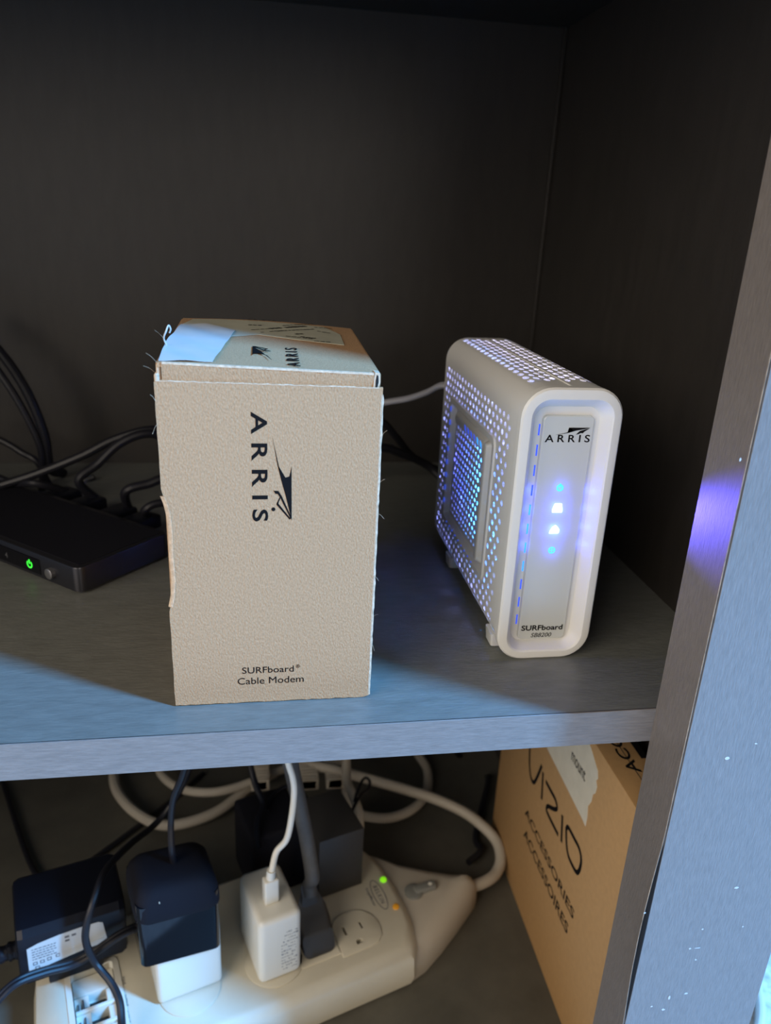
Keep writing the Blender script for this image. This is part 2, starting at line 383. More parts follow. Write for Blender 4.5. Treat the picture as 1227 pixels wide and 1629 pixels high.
# lid: bulging top sheet with its tucked front strip
bm = bmesh.new(); NX, NY = 14, 14; G = {}
for i in range(NX+1):
    for j in range(NY+1):
        x = -38+82*i/NX; y = 21+104*j/NY
        for k, dz in ((0, 0), (1, -1.6)): G[i, j, k] = bm.verts.new((x, y, ztop(x, y)+dz))
for i in range(NX):
    for j in range(NY):
        bm.faces.new([G[i, j, 0], G[i+1, j, 0], G[i+1, j+1, 0], G[i, j+1, 0]]); bm.faces.new([G[i, j, 1], G[i, j+1, 1], G[i+1, j+1, 1], G[i+1, j, 1]])
for i in range(NX):
    for j in (0, NY): bm.faces.new([G[i, j, 0], G[i+1, j, 0], G[i+1, j, 1], G[i, j, 1]])
for j in range(NY):
    for i in (0, NX): bm.faces.new([G[i, j, 0], G[i, j+1, 0], G[i, j+1, 1], G[i, j, 1]])
obj('lid', bm, M['kraft'], box, angle=50)
bm = bmesh.new(); n = 30
loft(bm, [[Vector((x, 21.6, 134)), Vector((x, 20.9, 141)), Vector((x, 20.6+.15*math.sin(x), ztop(x, 21)-.4)), Vector((x, 21.2, ztop(x, 21)+.25)), Vector((x, 22.6, ztop(x, 22)-.2)), Vector((x, 22.8, 134))] for x in [-36.6+78.5*k/n for k in range(n+1)]])
obj('lid_front_flap', bm, M['kraft'], box)
bm = bmesh.new(); loft(bm, [[Vector((x, 20.5+random.uniform(-.1, .1), ztop(x, 21)-.5)), Vector((x, 20.6, ztop(x, 21)+.28+random.uniform(-.1, .1))), Vector((x, 22.2, ztop(x, 22)+.2)), Vector((x, 22, ztop(x, 22)-.4))] for x in [-36.4+78.2*k/60 for k in range(61)]])
obj('lid_fold', bm, M['kraft_edge'], box, label='pale worn fold along the front of the lid')
bm = bmesh.new(); rbox(bm, (-38.6, -37.0), (21.3, 27), (137, 147), .4, 1); rbox(bm, (-39.4, -37.6), (20.8, 34), (138, 143.5), .5, 1); obj('torn_corner', bm, M['kraft_edge'], box)
# right lid corner with an open flute
bm = bmesh.new(); pp = [(41.7, 20.6, 138.8), (43.6, 20.6, 138.8), (44.4, 20.6, 141.5), (44.1, 20.6, 145), (42.2, 20.6, 145.2), (41.9, 20.6, 142)]
prism(bm, pp, (0, 5, 0)); obj('lid_corner', bm, M['kraft_edge'], box)
bm = bmesh.new(); prism(bm, [(42.5, 20.5, 139.6), (43.2, 20.5, 139.4), (43.7, 20.5, 141.5), (43.5, 20.5, 144), (42.9, 20.5, 144.3), (42.5, 20.5, 142)], (0, .3, 0)); obj('flute_hole', bm, M['dark'], box)
# side walls of the lid
for sx, nm in ((-38.0, 'lid_side'), (44.0, 'lid_side')):
    bm = bmesh.new(); q = []
    for j in range(9):
        y = 22+102*j/8; q.append([Vector((sx-.6, y, 138)), Vector((sx+.6, y, 138)), Vector((sx+.6, y, ztop(min(44, max(-38, sx)), y)-.3)), Vector((sx-.6, y, ztop(min(44, max(-38, sx)), y)-.3))])
    loft(bm, q); obj(nm, bm, M['kraft'], box)
# labels on the lid, following its bulge
def sheet(name, poly, lift, material, label=None, wave=0):
    """thin paper with outline poly [(x,y)] lying on the lid"""
    bm = bmesh.new(); b = bmesh.new(); b.faces.new([b.verts.new((p[0], p[1], 0)) for p in poly])
    bmesh.ops.triangulate(b, faces=b.faces[:])
    for _ in range(3): bmesh.ops.subdivide_edges(b, edges=b.edges[:], cuts=1, use_grid_fill=True)
    for v in b.verts: v.co.z = ztop(v.co.x, v.co.y)+lift+wave*math.sin(v.co.x*.35+v.co.y*.22)*.5+wave*.5
    geo = bmesh.ops.extrude_face_region(b, geom=b.faces[:])
    for g in geo['geom']:
        if isinstance(g, bmesh.types.BMVert): g.co.z += .15
    merge(bm, b); return obj(name, bm, material, box, label=label, angle=60)
def lidp(u, v, lift=0):
    z = 148.5
    for _ in range(6): p = at(u, v, 2, z); z = ztop(p.x, p.y)+lift
    return (p.x, max(21.4, min(p.y, 124.5)))
sheet('shipping_label', [lidp(338, 577), lidp(252, 575), lidp(264, 545), (-38, 84), (-37, 104), (-26, 106), (-12, 92), lidp(370, 533)], .25, M['label'], 'blank white label wrapped over the left edge', .5)
sheet('printed_label', [(-36.5, 106), (-14, 78), lidp(410, 533), lidp(470, 541), lidp(548, 550), (36.5, 102), (30, 119), (-20, 122), (-33, 121)], .15, M['label_grey'], 'greyed address label with printed lines at the back of the lid')
bm = bmesh.new()
for (u0, v0, u1, v1, wd) in [(430, 524, 488, 520, 2.6), (440, 528, 500, 525, 1.2), (462, 533, 492, 532, 1.6), (478, 537, 512, 541, 1.4), (395, 508, 440, 511, 1.2), (500, 522, 530, 524, .8), (395, 518, 418, 519, 1.5), (415, 530, 450, 527, .8), (450, 519, 500, 516, 1.0), (455, 536, 500, 541, .9), (500, 544, 528, 546, .9), (400, 526, 430, 524, .8), (505, 528, 528, 532, .7)]:
    a = Vector((*lidp(u0, v0), 0)); b_ = Vector((*lidp(u1, v1), 0)); nseg = max(3, int((b_-a).length/2.2)); dd = (b_-a)/nseg; nr = Vector((-dd.y, dd.x, 0)).normalized()*wd/2
    for k in range(nseg):
        if random.random() < .06: continue
        p = a+dd*k; q = a+dd*(k+random.uniform(.6, .9)); z = max(ztop(p.x, p.y), ztop(q.x, q.y))+.36
        prism(bm, [Vector((*(p+nr).xy, z)), Vector((*(q+nr).xy, z)), Vector((*(q-nr).xy, z)), Vector((*(p-nr).xy, z))], (0, 0, .05))
obj('label_print', bm, M['ink'], box, smooth=False)
# fibres and lint
bm = bmesh.new()
for a, b_ in [((-38, 22, 147), (-41.5, 20, 151)), ((-39, 24, 143), (-43, 22, 146)), ((-38.5, 55, 150), (-42, 50, 155)), ((45, 20, 100), (47.5, 19, 103)), ((45.2, 20, 88), (48, 19, 86)), ((45.5, 20, 120), (47.6, 19, 123)), ((44.8, 20, 60), (47, 19, 58)), ((45, 20, 40), (47.4, 19.4, 42)), ((-39, 20, 125), (-41, 19.6, 121)), ((-39, 20, 133), (-41, 19.6, 136)), ((45, 20, 28), (46.6, 19.4, 24))]:
    a = Vector(a); b_ = Vector(b_); tube(bm, [a, (a+b_)/2+Vector((0, 0, .5)), b_], .045, n=4, per=3)
o = obj('paper_fibre', bm, M['kraft_edge'], box); o['kind'] = 'stuff'
bm = bmesh.new(); tube(bm, [(-38, 52, 149), (-38.6, 50, 152), (-37.6, 49, 154.5), (-36.5, 49.5, 157), (-35.8, 50, 155.5), (-36.4, 50.4, 154)], .35, n=6, per=5); obj('paper_curl', bm, M['label'], box, label='tiny torn white curl standing on the lid')
# printing
WING = [(662, 630), (790, 655), (852, 690), (846, 708), (798, 716), (1065, 717), (930, 683), (870, 668), (800, 655)]
HEAD = [(915, 632), (918, 657), (945, 668), (1040, 712), (1062, 716), (985, 650), (975, 652), (1040, 700), (955, 664), (980, 652), (972, 647), (945, 662), (930, 650)]
def logo(bm, org, rt, up, w_, h_, lift=.12, dot=True, solid=False):
    rt = Vector(rt); up = Vector(up); nn = rt.cross(up)
    def mp(p): return Vector(org)+rt*((p[0]-662)/403*w_)+up*((p[1]-630)/87*h_)+nn*lift
    def poly(pp):
        b = bmesh.new(); f = b.faces.new([b.verts.new(mp(p)) for p in pp]); bmesh.ops.triangulate(b, faces=[f])
        geo = bmesh.ops.extrude_face_region(b, geom=b.faces[:])
        for g in geo['geom']:
            if isinstance(g, bmesh.types.BMVert): g.co -= nn*(lift+.04)
        merge(bm, b)
    if solid:
        poly([(662, 630), (780, 656), (862, 680), (850, 700), (812, 716), (1065, 717), (1000, 700), (900, 682), (800, 652)])
        poly([(905, 634), (930, 662), (948, 678), (1065, 712), (1000, 668), (985, 650), (960, 654), (940, 642)])
    else:
        poly([(662, 630), (785, 650), (852, 688), (846, 706), (798, 716), (1065, 717), (938, 688), (880, 672), (800, 658)])
    if solid: pass
    else:
        poly([(915, 632), (917, 655), (943, 671), (952, 664), (932, 652), (930, 640)])
        poly([(943, 671), (1050, 716), (1056, 712), (952, 664)])
        poly([(952, 664), (984, 652), (980, 645), (944, 662)])
        poly([(984, 645), (1060, 707), (1056, 713), (976, 652)])
    if dot:
        c = mp((1007, 631)); disc(bm, c-nn*(lift), w_*9.5/403, nn, lift, 16)
X, Y, Z = Vector((1, 0, 0)), Vector((0, 1, 0)), Vector((0, 0, 1))
word('printed_word', 'ARRIS', (-4.8, 20, 129.8), -Z, X, 44.6, 6.2, M['ink'], box, spacing=1.55, lift=.08, bold=.018)
bm = bmesh.new(); logo(bm, (3.4, 20, 119.7), -Z, X, 34.3, 7.3, .08); obj('printed_logo', bm, M['ink'], box, smooth=False, recalc=False)
word('printed_word', 'SURFboard', (-10.3, 20, 15.0), X, Z, 22.0, 3.1, M['ink'], box, lift=.08)
word('printed_mark', '\u00ae', (12.6, 20, 16.8), X, Z, 1.7, 1.7, M['ink'], box, lift=.08)
word('printed_word', 'Cable Modem', (-12.3, 20, 9.6), X, Z, 28.3, 3.3, M['ink'], box, lift=.08, bold=0)
zz = ztop(8, 40)+.02
word('lid_word', 'ARRIS', (14.2, 24.5, ztop(12, 30)+.25), Vector((0, 1, .03)), -X, 36, 5.0, M['ink'], box, spacing=1.45, lift=.12)
bm = bmesh.new(); logo(bm, (3.4, 32, ztop(2, 42)+.35), Vector((0, 1, .03)).normalized(), -X, 27, 7.5, .12, dot=False); obj('lid_logo', bm, M['ink'], box, smooth=False, recalc=False)

# ------------------------------------------------------------------ the modem
mod = thing('cable_modem', 'upright white perforated cable modem with glowing blue lights, right of the cardboard box', 'modem', (134.4, 118, 0))
MX0, MX1, MZ0, MZ1, MY0, MY1, RR = 110.9, 157.8, 3.2, 134.8, 50.5, 193, 13.0
def sect(u, y, d=0):
    """perimeter of the shell from the lower left corner over the top: u in mm"""
    h = MZ1-RR-(MZ0+RR); arc = math.pi/2*RR; wd = (MX1-MX0)-2*RR
    if u < h: return Vector((MX0+d, y, MZ0+RR+u))
    u -= h
    if u < arc:
        a = math.pi-u/RR; return Vector((MX0+RR+(RR-d)*math.cos(a), y, MZ1-RR+(RR-d)*math.sin(a)))
    u -= arc
    if u < wd: return Vector((MX0+RR+u, y, MZ1-d))
    u -= wd
    if u < arc:
        a = math.pi/2-u/RR; return Vector((MX1-RR+(RR-d)*math.cos(a), y, MZ1-RR+(RR-d)*math.sin(a)))
    u -= arc
    if u < h: return Vector((MX1-d, y, MZ1-RR-u))
    u -= h
    if u < arc:
        a = -u/RR; return Vector((MX1-RR+(RR-d)*math.cos(a), y, MZ0+RR+(RR-d)*math.sin(a)))
    u -= arc
    if u < wd: return Vector((MX1-RR-u, y, MZ0+d))
    u -= wd
    a = -math.pi/2-u/RR; return Vector((MX0+RR+(RR-d)*math.cos(a), y, MZ0+RR+(RR-d)*math.sin(a)))
Hh = MZ1-MZ0-2*RR; ARC = math.pi/2*RR; WD = MX1-MX0-2*RR
f_side = lambda u, v, d: sect(v, u, d)           # u = depth (y), v = height along the section
def solid(bm, u0, u1, v0, v1, nv=1):
    for k in range(nv):
        a = v0+(v1-v0)*k/nv; b = v0+(v1-v0)*(k+1)/nv
        bm.faces.new([bm.verts.new(sect(*p)) for p in ((a, u0), (a, u1), (b, u1), (b, u0))])
VZ = lambda z: z-(MZ0+RR)
bm = bmesh.new()
yA, yB = 57, 190; r0, r1 = 79, 171; q0, q1 = VZ(27), VZ(102.5); vt = VZ(119.5); vb_ = VZ(MZ0+RR)
lo = -8.0                                       # holes run a little round the lower corner
def sect2(v, y, d=0):
    return sect(v, y, d) if v >= 0 else sect(2*Hh+4*ARC+2*WD+v-1e-4, y, d)
f_side = lambda u, v, d: sect2(v, u, d)
for (a, b, c, d_) in ((yA, yB, q1, vt), (yA, yB, lo, q0), (yA, r0, q0, q1), (r1, yB, q0, q1)):
    perf(bm, f_side, a, b, c, d_, 6.6, 4.7, 1.75, 1.45, 1.3)
# plain borders
for (a, b, c, d_) in ((MY0, yA, lo, vt), (yB, MY1, lo, vt)):
    perfn = 26
    for k in range(perfn):
        c0 = c+(d_-c)*k/perfn; c1 = c+(d_-c)*(k+1)/perfn
        bm.faces.new([bm.verts.new(f_side(*p)) for p in ((a, c0, 0), (b, c0, 0), (b, c1, 0), (a, c1, 0))])
T0 = Hh+ARC*0.72
solid(bm, MY0, MY1, vt, Hh, 1); solid(bm, MY0, MY1, Hh, T0, 8)
TC = Hh+ARC+WD/2
f_top = lambda u, v, d: sect(v, u, d)
y2, y3 = 61, 188
mid = 1.0
T1 = 2*TC-T0
perf(bm, f_top, y2, y3, T0, TC-mid, 7.4, 4.0, 2.7, 1.45, 1.3)
perf(bm, f_top, y2, y3, TC+mid, T1, 7.4, 4.0, 2.7, 1.45, 1.3)
solid(bm, y2, y3, TC-mid, TC+mid)
for (a, b) in ((MY0, y2), (y3, MY1)): solid(bm, a, b, T0, T1, 10)
solid(bm, MY0, MY1, T1, Hh+2*ARC+WD, 7)
s3 = Hh+2*ARC+WD
perf(bm, f_top, yA, yB, s3+5, s3+Hh, 6.6, 4.7, 1.75, 1.45, 1.3)
solid(bm, MY0, MY1, s3, s3+5); solid(bm, MY0, yA, s3+5, s3+Hh); solid(bm, yB, MY1, s3+5, s3+Hh)
solid(bm, MY0, MY1, s3+Hh, s3+Hh+ARC, 8); solid(bm, MY0, MY1, s3+Hh+ARC, s3+Hh+ARC+WD); 
end = 2*Hh+4*ARC+2*WD
solid(bm, MY0, MY1, s3+Hh+ARC+WD, end+lo, 5)
bmesh.ops.remove_doubles(bm, verts=bm.verts[:], dist=.01)
obj('shell', bm, M['white'], mod, recalc=False, angle=40)
# seam ridge along the top
bm = bmesh.new(); rbox(bm, (133.7, 134.9), (MY0, MY1-1), (MZ1-.3, MZ1+.35), .25, 2); obj('top_seam', bm, M['white'], mod)
# recess in the side with its raised frame
bm = bmesh.new(); zr0, zr1 = 27, 102.5
def rl(x, e): return [Vector((x, p[0], p[1])) for p in rrect(r0+e, r1-e, zr0+e, zr1-e, 4-min(3, e*.5), 4)]
loft(bm, [[Vector((MX0+.6, p[0], p[1])) for p in rrect(r0-1.5, r1+1.5, zr0-1.5, zr1+1.5, 5, 4)], [Vector((MX0-.9, p[0], p[1])) for p in rrect(r0-.8, r1+.8, zr0-.8, zr1+.8, 5, 4)], rl(MX0-.9, 2.2), rl(MX0+2.4, 4.5), rl(MX0+2.4, 7)], False, False)
obj('recess_frame', bm, M['white'], mod)
bm = bmesh.new(); perf(bm, lambda u, v, d: Vector((MX0+2.5+d, u, v)), r0+5, r1-5, zr0+5, zr1-5, 5.6, 4.0, 1.5, 1.25, 1.0)
bmesh.ops.remove_doubles(bm, verts=bm.verts[:], dist=.01)
obj('recess_grille', bm, M['white'], mod, recalc=False, angle=40)
bm = bmesh.new(); loft(bm, [[Vector((x_, p[0], p[1])) for p in rrect(90-e, 95+e, 33-e, 97+e, 2, 3)] for x_, e in ((MX0+2.3, 1.5), (MX0-1.0, 0), (MX0-1.3, -.6))]); obj('recess_rib', bm, M['white'], mod)
bm = bmesh.new(); loft(bm, [[Vector((x_, p[0], p[1])) for p in rrect(95-e, 158+e, 91-e, 97+e, 2, 3)] for x_, e in ((MX0+2.3, 1.5), (MX0-.4, 0), (MX0-.7, -.6))]); obj('recess_rib', bm, M['white'], mod)
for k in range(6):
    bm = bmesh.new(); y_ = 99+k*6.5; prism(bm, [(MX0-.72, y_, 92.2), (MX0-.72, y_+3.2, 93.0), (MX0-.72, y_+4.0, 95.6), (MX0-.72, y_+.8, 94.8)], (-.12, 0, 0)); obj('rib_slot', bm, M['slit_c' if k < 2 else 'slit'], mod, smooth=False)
# back plate and inner liner
bm = bmesh.new(); prism(bm, [Vector((p[0], MY1-1.5, p[1])) for p in rrect(MX0+.3, MX1-.3, MZ0+.3, MZ1-.3, RR-1, 6)], (0, 1.5, 0)); obj('back_plate', bm, M['white'], mod)
bm = bmesh.new(); rbox(bm, (124, 145), (62, 188), (12, 124), 2, 2); obj('inner_housing', bm, M['whitein'], mod)
for s_ in ((1),):
    pass
# feet
for y_ in (58, 151):
    for x_ in (111.6, 148.6):
        bm = bmesh.new(); loft(bm, [[Vector((p[0], p[1], z_)) for p in rrect(x_-e+.6, x_+8-e*-1-.6, y_-e, y_+10+e, 1.2, 3)] for z_, e in ((.05, -.8), (.6, 0), (7.5, .6))]); obj('foot', bm, M['white'], mod)
# front bezel
bm = bmesh.new()
def fl(y, x0, x1, z0, z1, r): return [Vector((p[0], y, p[1])) for p in rrect(x0, x1, z0, z1, r, 8)]
loft(bm, [fl(51.0, 111.4, 157.4, .6, 134.6, 13), fl(50.6, 110.9, 157.9, .1, 135.2, 13.5), fl(46.2, 110.9, 157.9, .1, 135.2, 13.5), fl(45.2, 111.7, 157.1, .9, 134.4, 13), fl(45.0, 112.6, 156.2, 1.8, 133.6, 12.4),
          fl(45.0, 115.4, 153.6, 4.3, 130.2, 8.5), fl(45.6, 116.2, 152.8, 5.0, 129.4, 8), fl(52.0, 119.4, 149.9, 7.2, 125.6, 6)], False, True)
obj('front_bezel', bm, M['white'], mod, angle=28)
bm = bmesh.new(); loft(bm, [fl(52, 122.9, 146.8, 8.4, 121.8, 2.2), fl(50.3, 123.0, 146.7, 8.5, 121.7, 2.2), fl(50.0, 123.4, 146.3, 8.9, 121.3, 1.8)]); pan = obj('display_panel', bm, M['panel'], mod)
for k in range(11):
    z1 = 117.5-k*9.6; bm = bmesh.new(); rbox(bm, (121.6, 122.25), (51.80, 52.1), (z1-5.2, z1)); obj('leak_slit', bm, M['slit_c' if 3 < k < 8 else 'slit'], mod)  # emissive strips in place of LED light leaking past the panel
PY = 49.95
word('panel_word', 'ARRIS', (124.4, PY, 109.6), X, Z, 21.2, 3.5, M['ink'], pan, spacing=1.5, lift=.05, bold=.014)
bm = bmesh.new(); logo(bm, (129.2, PY, 113.0), X, Z, 15.8, 3.4, .05, dot=False, solid=True); obj('panel_logo', bm, M['ink'], pan, smooth=False, recalc=False)
word('panel_word', 'SURFboard', (124.2, PY, 13.4), X, Z, 21.2, 2.9, M['ink'], pan, lift=.07, bold=.02)
word('panel_word', 'SB8200', (129.5, PY, 9.6), X, Z, 10.6, 2.3, M['ink'], pan, lift=.05, shear=.2, bold=0)
def ringm(bm, c, r0_, r1_, n=24, gap=0):
    a0 = R(90+gap); a1 = R(450-gap)
    L = []
    for k in range(n+1):
        a = a0+(a1-a0)*k/n
        L.append([Vector((c[0]+q*math.cos(a), PY-w_, c[1]+q*math.sin(a))) for q, w_ in ((r0_, -.02), (r1_, -.02), (r1_, .12), (r0_, .12))])
    loft(bm, L)
cx = 134.5
bm = bmesh.new(); ringm(bm, (cx, 87.9), .9, 1.7, gap=0); rbox(bm, (cx-.35, cx+.35), (PY-.12, PY+.02), (87.8, 90)); obj('power_icon', bm, M['icon_c'], pan, smooth=False, label='cyan power icon')
bm = bmesh.new(); prism(bm, [(cx-2.2, PY-.12, 75.8), (cx+2.4, PY-.12, 75.8), (cx+2.6, PY-.12, 77), (cx+1.9, PY-.12, 80.2), (cx-1.4, PY-.12, 80.2), (cx-2.4, PY-.12, 77.3)], (0, .14, 0)); obj('downstream_icon', bm, M['icon_w'], pan, smooth=False, label='bright white blue arrow icon')
bm = bmesh.new(); prism(bm, [(cx-2.4, PY-.12, 65.2), (cx+2.0, PY-.12, 65.2), (cx+2.4, PY-.12, 67.0), (cx+1.2, PY-.12, 68.6), (cx+.3, PY-.12, 69.4), (cx-1.2, PY-.12, 68.4), (cx-2.2, PY-.12, 66.5)], (0, .14, 0)); obj('upstream_icon', bm, M['icon_w'], pan, smooth=False, label='bright white blue arrow icon, lower')
bm = bmesh.new(); ringm(bm, (cx, 56.6), 1.2, 1.75); rbox(bm, (cx-1.4, cx+1.4), (PY-.12, PY+.02), (56.4, 56.8)); rbox(bm, (cx-.2, cx+.2), (PY-.12, PY+.02), (55.2, 58.0)); obj('globe_icon', bm, M['icon_c'], pan, smooth=False, label='cyan globe icon')
BL = (0.06, 0.16, 1.0)
for z_, pw in ((88, .0012), (78, .0042), (67, .0042), (56.6, .0012)): lamp('indicator_glow', (cx, 47.0, z_), pw, (0.03, .10, 1), .6)  # lamps added in front of the panel to make the icon halos
for z_ in (86, 77, 68, 59): lamp('indicator_glow', (120.8, 49.6, z_), .0006, (0.03, .07, 1), .8); lamp('indicator_glow', (148.6, 49.4, z_), .0006, (0.03, .07, 1), .8)  # added side lamps for the blue spill beside the panel
lamp('stile_glow_spot', (150, 46, 80), 0.75, (0.10, .08, 1), .8, 'SPOT', (172, -12, 92), R(42))  # added spot that throws a blue glow onto the stile
# lamps inside the shell: blue for its LEDs, lavender ones added
for y_, z_, pw, c_ in ((66, 84, .02, (0.02, .12, 1)), (66, 62, .03, (0.02, .30, 1)), (72, 40, .015, (0.02, .2, 1)), (108, 88, .05, (0.02, .20, 1)), (104, 70, .09, (0.02, .34, 1)), (108, 50, .06, (0.02, .26, 1)), (135, 80, .03, (0.03, .07, 1)), (138, 52, .025, (0.04, .07, 1)), (160, 70, .012, (.12, .14, 1))):
    lamp('inner_glow', (118.6, y_, z_), pw, c_, 1.0)
for y_, z_, pw in ((180, 112, .006), (150, 112, .006), (120, 112, .006), (90, 112, .006), (66, 108, .005), (182, 85, .006), (182, 55, .006), (180, 22, .006), (150, 16, .006), (120, 16, .006), (92, 16, .006), (68, 18, .005)):
    lamp('inner_glow', (117.0, y_, z_), pw, (.30, .34, 1), 1.5)  # added lavender lamps, brightening the side holes away from the LEDs
for y_ in (66, 92, 118, 144, 170, 186): lamp('inner_glow', (130, y_, 129.2), .0035, (.55, .55, 1), 1.2); lamp('inner_glow', (140, y_+6, 129.2), .0025, (.6, .6, 1), 1.2)  # added pale lamps, brightening the holes in the top
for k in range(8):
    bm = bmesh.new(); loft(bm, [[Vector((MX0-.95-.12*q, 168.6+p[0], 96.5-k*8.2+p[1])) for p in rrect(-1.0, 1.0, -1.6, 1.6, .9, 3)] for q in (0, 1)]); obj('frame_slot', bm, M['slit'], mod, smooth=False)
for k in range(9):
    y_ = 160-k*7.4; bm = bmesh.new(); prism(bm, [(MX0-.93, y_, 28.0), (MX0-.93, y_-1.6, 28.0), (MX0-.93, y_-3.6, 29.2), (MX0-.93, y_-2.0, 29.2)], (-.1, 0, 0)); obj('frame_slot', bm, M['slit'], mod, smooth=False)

# ------------------------------------------------------------------ switch box on the left
D1 = Vector((-.766, .643, 0)); D2 = Vector((.643, .766, 0)); C0 = Vector((-100, 127.5, 0))
MR = Matrix((( .766, .643, 0, C0.x), (-.643, .766, 0, C0.y), (0, 0, 1, 0), (0, 0, 0, 1)))   # local: x along front to the right, y back
rt = thing('switch_box', 'dark grey metal switch box with green power symbol, at the left end of the shelf', 'electronics', (C0.x-40, C0.y+60, 0))
bm = bmesh.new(); b = bmesh.new()
loft(b, [[Vector((p[0], p[1], z_)) for p in rrect(-190+e, -e, e, 66-e, 5-e, 6)] for z_, e in ((1.2, 1.0), (1.6, 0), (15.0, 0), (15.8, .3), (16.2, 1.0))]); merge(bm, b, MR); obj('casing', bm, M['metal'], rt)
bm = bmesh.new(); rbox(bm, (-186, -4), (4, 62), (0.05, 1.3), .4, 1, MR); obj('base_plate', bm, M['metal_l'], rt)
bm = bmesh.new(); rbox(bm, (-186, -3.5), (3.5, 62), (16.2, 16.5), .1, 1, MR); obj('top_plate', bm, M['black_m'], rt)
bm = bmesh.new(); rbox(bm, (-150, -32.5), (-.5, .4), (3.4, 12.8), .2, 1, MR); dsp = obj('display_window', bm, M['black_gl'], rt, label='glossy black display strip')
Rr = MR.to_3x3() @ X
bm = bmesh.new(); L = []; cc = MR @ Vector((-41.5, -.55, 7.9))
for k in range(17):
    a = R(90+38+(360-76)*k/16); L.append([cc+Rr*q*math.cos(a)+Z*q*math.sin(a)+(MR.to_3x3() @ Vector((0, d_, 0))) for q, d_ in ((1.6, .0), (2.4, .0), (2.4, -.15), (1.6, -.15))])
loft(bm, L); b = bmesh.new(); rbox(b, (-41.9, -41.1), (-.7, -.5), (8.2, 10.8)); merge(bm, b, MR); obj('power_symbol', bm, M['green'], dsp, smooth=False, label='lit green power symbol')
word('display_number', '4', MR @ Vector((-64, -.5, 6.2)), Rr, Z, 2.3, 3.4, M['metal_l'], dsp, lift=.1)
bm = bmesh.new(); disc(bm, MR @ Vector((-22.5, 0, 7.8)), 3.1, MR.to_3x3() @ Vector((0, -1, 0)), 2.6, 24, dome=.5); obj('knob', bm, M['metal_l'], rt)
for k, xx in enumerate((-118, -92, -62, -40)):
    bm = bmesh.new(); rbox(bm, (xx-8, xx+8), (66, 90), (4, 13), 1.5, 2, MR); obj('plug', bm, M['black'], rt)

# ------------------------------------------------------------------ cables behind the boxes on the shelf
def cable(name, pts, r, material, label, group=None, ry=None, n=10, upv=(0, 0, 1)):
    if group is None: group = {'black_cable': 'black cables behind the boxes on the shelf' if pts[0][2] > -20 else 'black cables in the lower compartment', 'ivory_cord': 'ivory cords looped behind the power strip'}.get(name)
    bm = bmesh.new(); tube(bm, pts, r, n=n, ry=ry, upv=upv); return tag(obj(name, bm, material), label, 'cable', group)
A = at
cable('black_cable', [A(-60, 500, 1, 330), A(0, 560, 1, 322), A(42, 622, 1, 318), A(70, 690, 1, 318), A(80, 745, 1, 322), (-155, 335, 3.2)], 3.6, M['cable_b'], 'thick black cable hanging down in front of the back panel at far left')
cable('black_cable', [A(-70, 500, 1, 310), A(-10, 580, 1, 300), A(30, 640, 1, 296), A(62, 705, 1, 296), A(68, 745, 1, 300), A(66, 790, 1, 305)], 2.6, M['cable_b'], 'thinner black cable beside the thick one hanging at far left')
cable('black_cable', [A(-40, 782, 1, 262), A(0, 772, 1, 260), A(60, 753, 1, 260), A(130, 725, 1, 262), A(180, 700, 1, 265), A(235, 684, 1, 268), A(275, 690, 1, 272), (-42, 276, 42), (-20, 280, 10), (0, 290, 3.1)], 3.0, M['cable_b'], 'black cable arching from the left above the switch box to behind the carton')
cable('black_cable', [MR @ Vector((-92, 89, 8.5)), A(125, 765, 1, 245), A(155, 738, 1, 250), A(190, 706, 1, 254), A(232, 690, 1, 258), A(262, 702, 1, 262), (-50, 268, 20), (-35, 280, 3.2)], 3.0, M['cable_b'], 'black cable rising from a switch box plug and joining the arching one')
cable('black_cable', [MR @ Vector((-62, 89, 8.5)), A(200, 782, 1, 224), A(235, 770, 1, 226), A(275, 762, 1, 230), (-30, 240, 15), (-5, 250, 3.2)], 3.0, M['cable_b'], 'short black cable running from the middle plug towards the carton')
cable('black_cable', [MR @ Vector((-40, 89, 8.5)), A(230, 812, 1, 206), A(265, 800, 1, 208), (-25, 216, 12), (0, 225, 3.2)], 2.6, M['cable_b'], 'lowest black cable leaving the right-hand plug of the switch box')
cable('black_cable', [MR @ Vector((-118, 89, 8.5)), A(60, 770, 1, 255), A(20, 768, 1, 265), A(-30, 750, 1, 275), (-230, 280, 30)], 2.6, M['cable_b'], 'black cable bending left from the leftmost plug of the switch box')
cable('black_cable', [A(-60, 680, 1, 325), A(0, 700, 1, 322), A(35, 720, 1, 318), A(60, 736, 1, 315), A(90, 780, 1, 320), (-130, 325, 3)], 2.4, M['cable_b'], 'faint black cable running behind the hanging cables at far left')
cable('grey_cable', [(40, 262, 62), A(580, 650, 1, 255), A(610, 641, 1, 250), A(650, 634, 1, 238), A(680, 624, 1, 226), A(705, 613, 1, 214), (126, 206, 100), (130, 195, 101)], 3.0, M['cable_g'], 'pale grey cable between the carton and the back of the modem', ry=2.2)
cable('black_cable', [(35, 320, 75), A(598, 665, 1, 318), A(628, 692, 1, 320), A(655, 725, 1, 325), A(685, 742, 1, 328), (150, 332, 4), (175, 320, 3.2)], 3.0, M['cable_b'], 'upper black cable sloping down behind the gap between carton and modem')
cable('black_cable', [(35, 296, 28), A(598, 712, 1, 300), A(640, 722, 1, 303), A(680, 740, 1, 308), A(705, 762, 1, 300), (150, 280, 3.6)], 3.4, M['cable_b'], 'lower black cable sloping down behind the gap between carton and modem')

